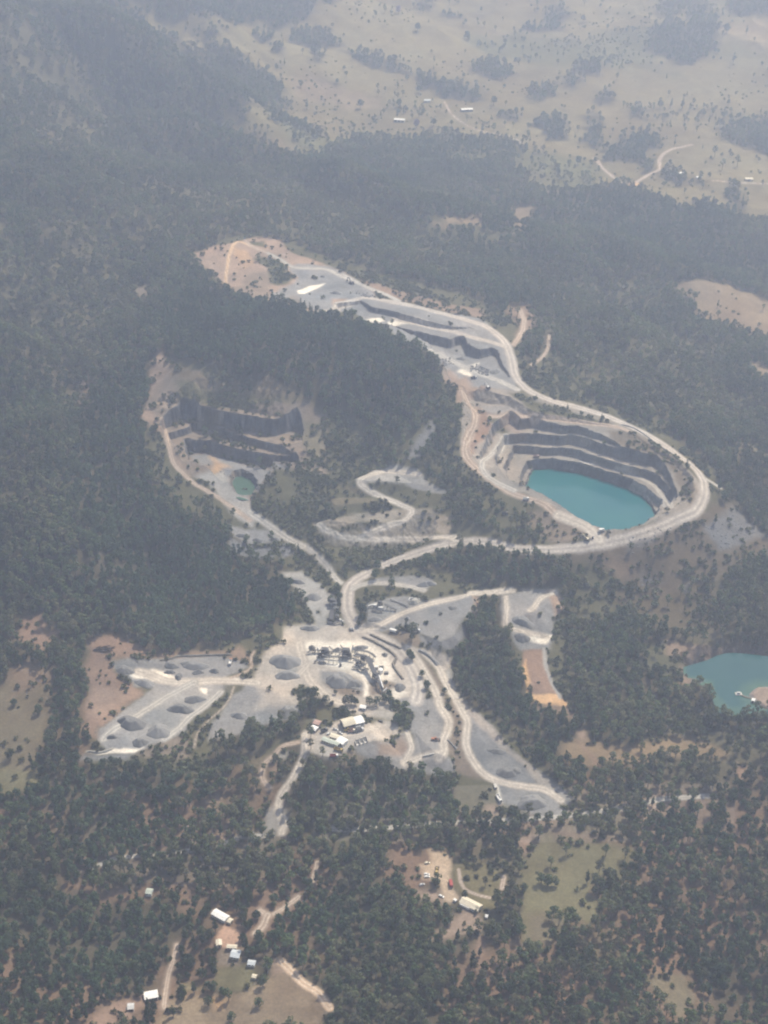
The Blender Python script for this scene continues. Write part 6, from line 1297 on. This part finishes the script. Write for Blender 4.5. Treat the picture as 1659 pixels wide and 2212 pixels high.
for s, sc_, l in [("140,538", 1.7, 'mauve flowering tree between the white barns'), ("62,48", 1.9, 'mauve flowering tree high on the far hillside')]:
    g = spot('2', s, 6)[0]; stand('flowering_tree', l, 'tree', float(g[0]), float(g[1]), 4, sc_, leaf=m_mauve); lone_xy.append(g[:2])
# keep the woods clear of single trees, buildings and machines
solid = [np.array([o.location.x, o.location.y]) for o in C.objects if o.parent is None and o.get('category') and o.get('kind') is None and not o.name.startswith(('tree', 'gum', 'dark', 'flower', 'stock'))]
km = np.ones(len(T), bool)
for q, rr_ in [(p, 4.) for p in lone_xy] + [(p, 8.5) for p in solid]:
    km &= np.hypot(T[:, 0] - q[0], T[:, 1] - q[1]) > rr_
T, tz, form, scl, rot, tu, tv, td = (a[km] for a in (T, tz, form, scl, rot, tu, tv, td))
# the largest trees of the near bush, each by itself; the rest of the woods stay one mass
seen = (tu > 6) & (tu < 1653) & (tv < 2200) & (tv > 1500)
order = np.argsort(np.where(seen, td / scl, 1e9))[:300 - len(LONE) - 2]
ST = [(0, 330, 'grey-green gum in the thick bush at the lower left corner', 'gums in the thick bush of the lower left'), (330, 720, 'grey-green gum around the red ground and brown field', 'gums around the brown field'), (720, 1000, 'grey-green gum in the bush beside the brown field track', 'gums beside the brown field track'),
      (1000, 1330, 'grey-green gum in the bush below the green clearing', 'gums below the green clearing'), (1330, 1700, 'grey-green gum in the dark bush round the small olive clearing', 'gums round the small olive clearing')]
for i in order:
    s = [q for q in ST if q[0] <= tu[i] < q[1]][0]; f = int(form[i]); k = FORM_KIND[f]; dk = f >= 6
    stand('gum_tree' if not dk else 'dark_tree', s[2] if not dk else s[2].replace('grey-green gum', 'dark green tree'), 'tree', float(T[i, 0]), float(T[i, 1]), k, float(scl[i]), s[3] if not dk else s[3].replace('gums', 'dark trees'))
km = np.ones(len(T), bool); km[order] = False
kb = np.ones(len(Bs), bool)
for q in solid: kb &= np.hypot(Bs[:, 0] - q[0], Bs[:, 1] - q[1]) > 5
T, tz, form, scl, rot = T[km], tz[km], form[km], scl[km], rot[km]
Bs, bz = Bs[kb], bz[kb]
# broken rock on the tips
def rock(seed):
    g = np.random.default_rng(seed); bm = bmesh.new(); bmesh.ops.create_icosphere(bm, subdivisions=1, radius=1)
    for v in bm.verts: v.co = Vector(v.co) * float(g.uniform(.65, 1.2)); v.co.z *= .75
    me = bpy.data.meshes.new('rock_form'); bm.to_mesh(me); bm.free(); me.materials.append(M_rock); return me
rforms = bpy.data.collections.new('rock_forms')
for i in range(4): rforms.objects.link(bpy.data.objects.new(f'rock_form_{i}', rock(i)))
Rl = lattice(1.9, 900, 2000, .9); rd = sample(RUB, Rl[:, 0], Rl[:, 1]); kr = rng.uniform(size=len(Rl)) < rd * .7
Rl = Rl[kr]; rz = sample(Z, Rl[:, 0], Rl[:, 1])
ext = []
for sh, s, r, n in [('L', "1345,800", 5, 22), ('L', "1375,818", 5, 24), ('L', "1410,838", 5, 24), ('L', "1436,852", 4, 14), ('L', "1065,738", 6, 26), ('L', "1085,765", 5, 14), ('L', "365,160", 6, 10), ('L', "410,182", 5, 10)]:
    g = spot(sh, s)[0]; ext.append(np.column_stack([g[0] + rng.normal(0, r, n), g[1] + rng.normal(0, r * .7, n)]))
ext = np.vstack(ext); Rl = np.vstack([Rl, ext]); rz = np.append(rz, sample(Z, ext[:, 0], ext[:, 1]) + .5)
rs = np.append(rng.uniform(.45, 1.35, len(Rl) - len(ext)) ** 1.6, rng.uniform(.7, 1.9, len(ext)))
scatter('forest', T, tz, form, scl, rot, forms, 'grey-green gum forest covering the hills around the quarry', 'forest')
scatter('scrub', Bs, bz, rng.integers(0, 4, len(Bs)), rng.uniform(.7, 1.9, len(Bs)), rng.uniform(0, 6.28, len(Bs)), bforms, 'low scrub and bushes scattered over banks and clearings', 'scrub')
scatter('rubble', Rl, rz, rng.integers(0, 4, len(Rl)), rs, rng.uniform(0, 6.28, len(Rl)), rforms, 'broken grey rock tipped over the quarry banks', 'rubble')
print('trees', len(T), 'bushes', len(Bs), 'rocks', len(Rl))
import math as _m
HAZE, SKY, SUN, EXPO = .00026, .105, 4.3, .38
SUN_EL, SUN_AZ = _m.radians(56), _m.radians(38)
# ------------------------------------------------------------------ air, sky, sun, camera
bm = bmesh.new()
hx0, hx1, hy0, hy1, hz0, hz1 = -16000, 16000, -900, 17500, -64, 900
hv = [bm.verts.new(p) for p in [(hx0, hy0, hz0), (hx1, hy0, hz0), (hx1, hy1, hz0), (hx0, hy1, hz0), (hx0, hy0, hz1), (hx1, hy0, hz1), (hx1, hy1, hz1), (hx0, hy1, hz1)]]
for f in [(3, 2, 1, 0), (4, 5, 6, 7), (0, 1, 5, 4), (1, 2, 6, 5), (2, 3, 7, 6), (3, 0, 4, 7)]: bm.faces.new([hv[i] for i in f])
me = bpy.data.meshes.new('haze'); bm.to_mesh(me); bm.free()
mh = bpy.data.materials.new('haze'); mh.use_nodes = True; nt = mh.node_tree; nt.nodes.clear()
ou = nt.nodes.new('ShaderNodeOutputMaterial'); pv = nt.nodes.new('ShaderNodeVolumePrincipled')
pv.inputs['Color'].default_value = (.645, .74, .97, 1); pv.inputs['Absorption Color'].default_value = (1, 1, 1, 1); pv.inputs['Density'].default_value = HAZE; pv.inputs['Anisotropy'].default_value = .42
nt.links.new(pv.outputs[0], ou.inputs['Volume'])
me.materials.append(mh)
tag(link('haze', me), 'pale blue summer haze hanging over the valley', 'haze', kind='stuff')

W = bpy.data.worlds.new('World'); bpy.context.scene.world = W; W.use_nodes = True
nt = W.node_tree; bg = nt.nodes['Background']
sky = nt.nodes.new('ShaderNodeTexSky'); sky.sky_type = 'NISHITA'; sky.sun_disc = False
sky.sun_elevation = SUN_EL; sky.sun_rotation = SUN_AZ; sky.air_density = 1.; sky.dust_density = 2.
nt.links.new(sky.outputs[0], bg.inputs['Color']); bg.inputs['Strength'].default_value = SKY
sl = bpy.data.lights.new('sun', 'SUN'); sl.energy = SUN; sl.angle = R(.5); sl.color = (1, .95, .88)
so = bpy.data.objects.new('sun', sl); C.objects.link(so)
sdir = Vector((math.sin(SUN_AZ) * math.cos(SUN_EL), math.cos(SUN_AZ) * math.cos(SUN_EL), math.sin(SUN_EL)))
so.rotation_euler = sdir.to_track_quat('Z', 'Y').to_euler(); so.location = (600, 1500, 800)
cam = bpy.data.cameras.new('camera'); co = bpy.data.objects.new('camera', cam); C.objects.link(co)
cam.sensor_fit = 'VERTICAL'; cam.angle_y = VFOV
cam.lens_unit = 'FOV'; cam.sensor_height = 24; cam.sensor_width = 18; cam.lens = 12 / math.tan(VFOV / 2)
cam.clip_start = 1; cam.clip_end = 40000
co.location = (0, 0, CAM_H); co.rotation_euler = (math.pi / 2 - DEPR, 0, 0)
sc = bpy.context.scene; sc.camera = co
sc.view_settings.view_transform = 'Standard'; sc.view_settings.look = 'None'; sc.view_settings.exposure = EXPO; sc.view_settings.gamma = 1
sc.cycles.max_bounces = 5; sc.cycles.diffuse_bounces = 2; sc.cycles.volume_bounces = 1
sc.cycles.pixel_filter_type = 'BLACKMAN_HARRIS'; sc.cycles.filter_width = 2.1      # the photo's own softness
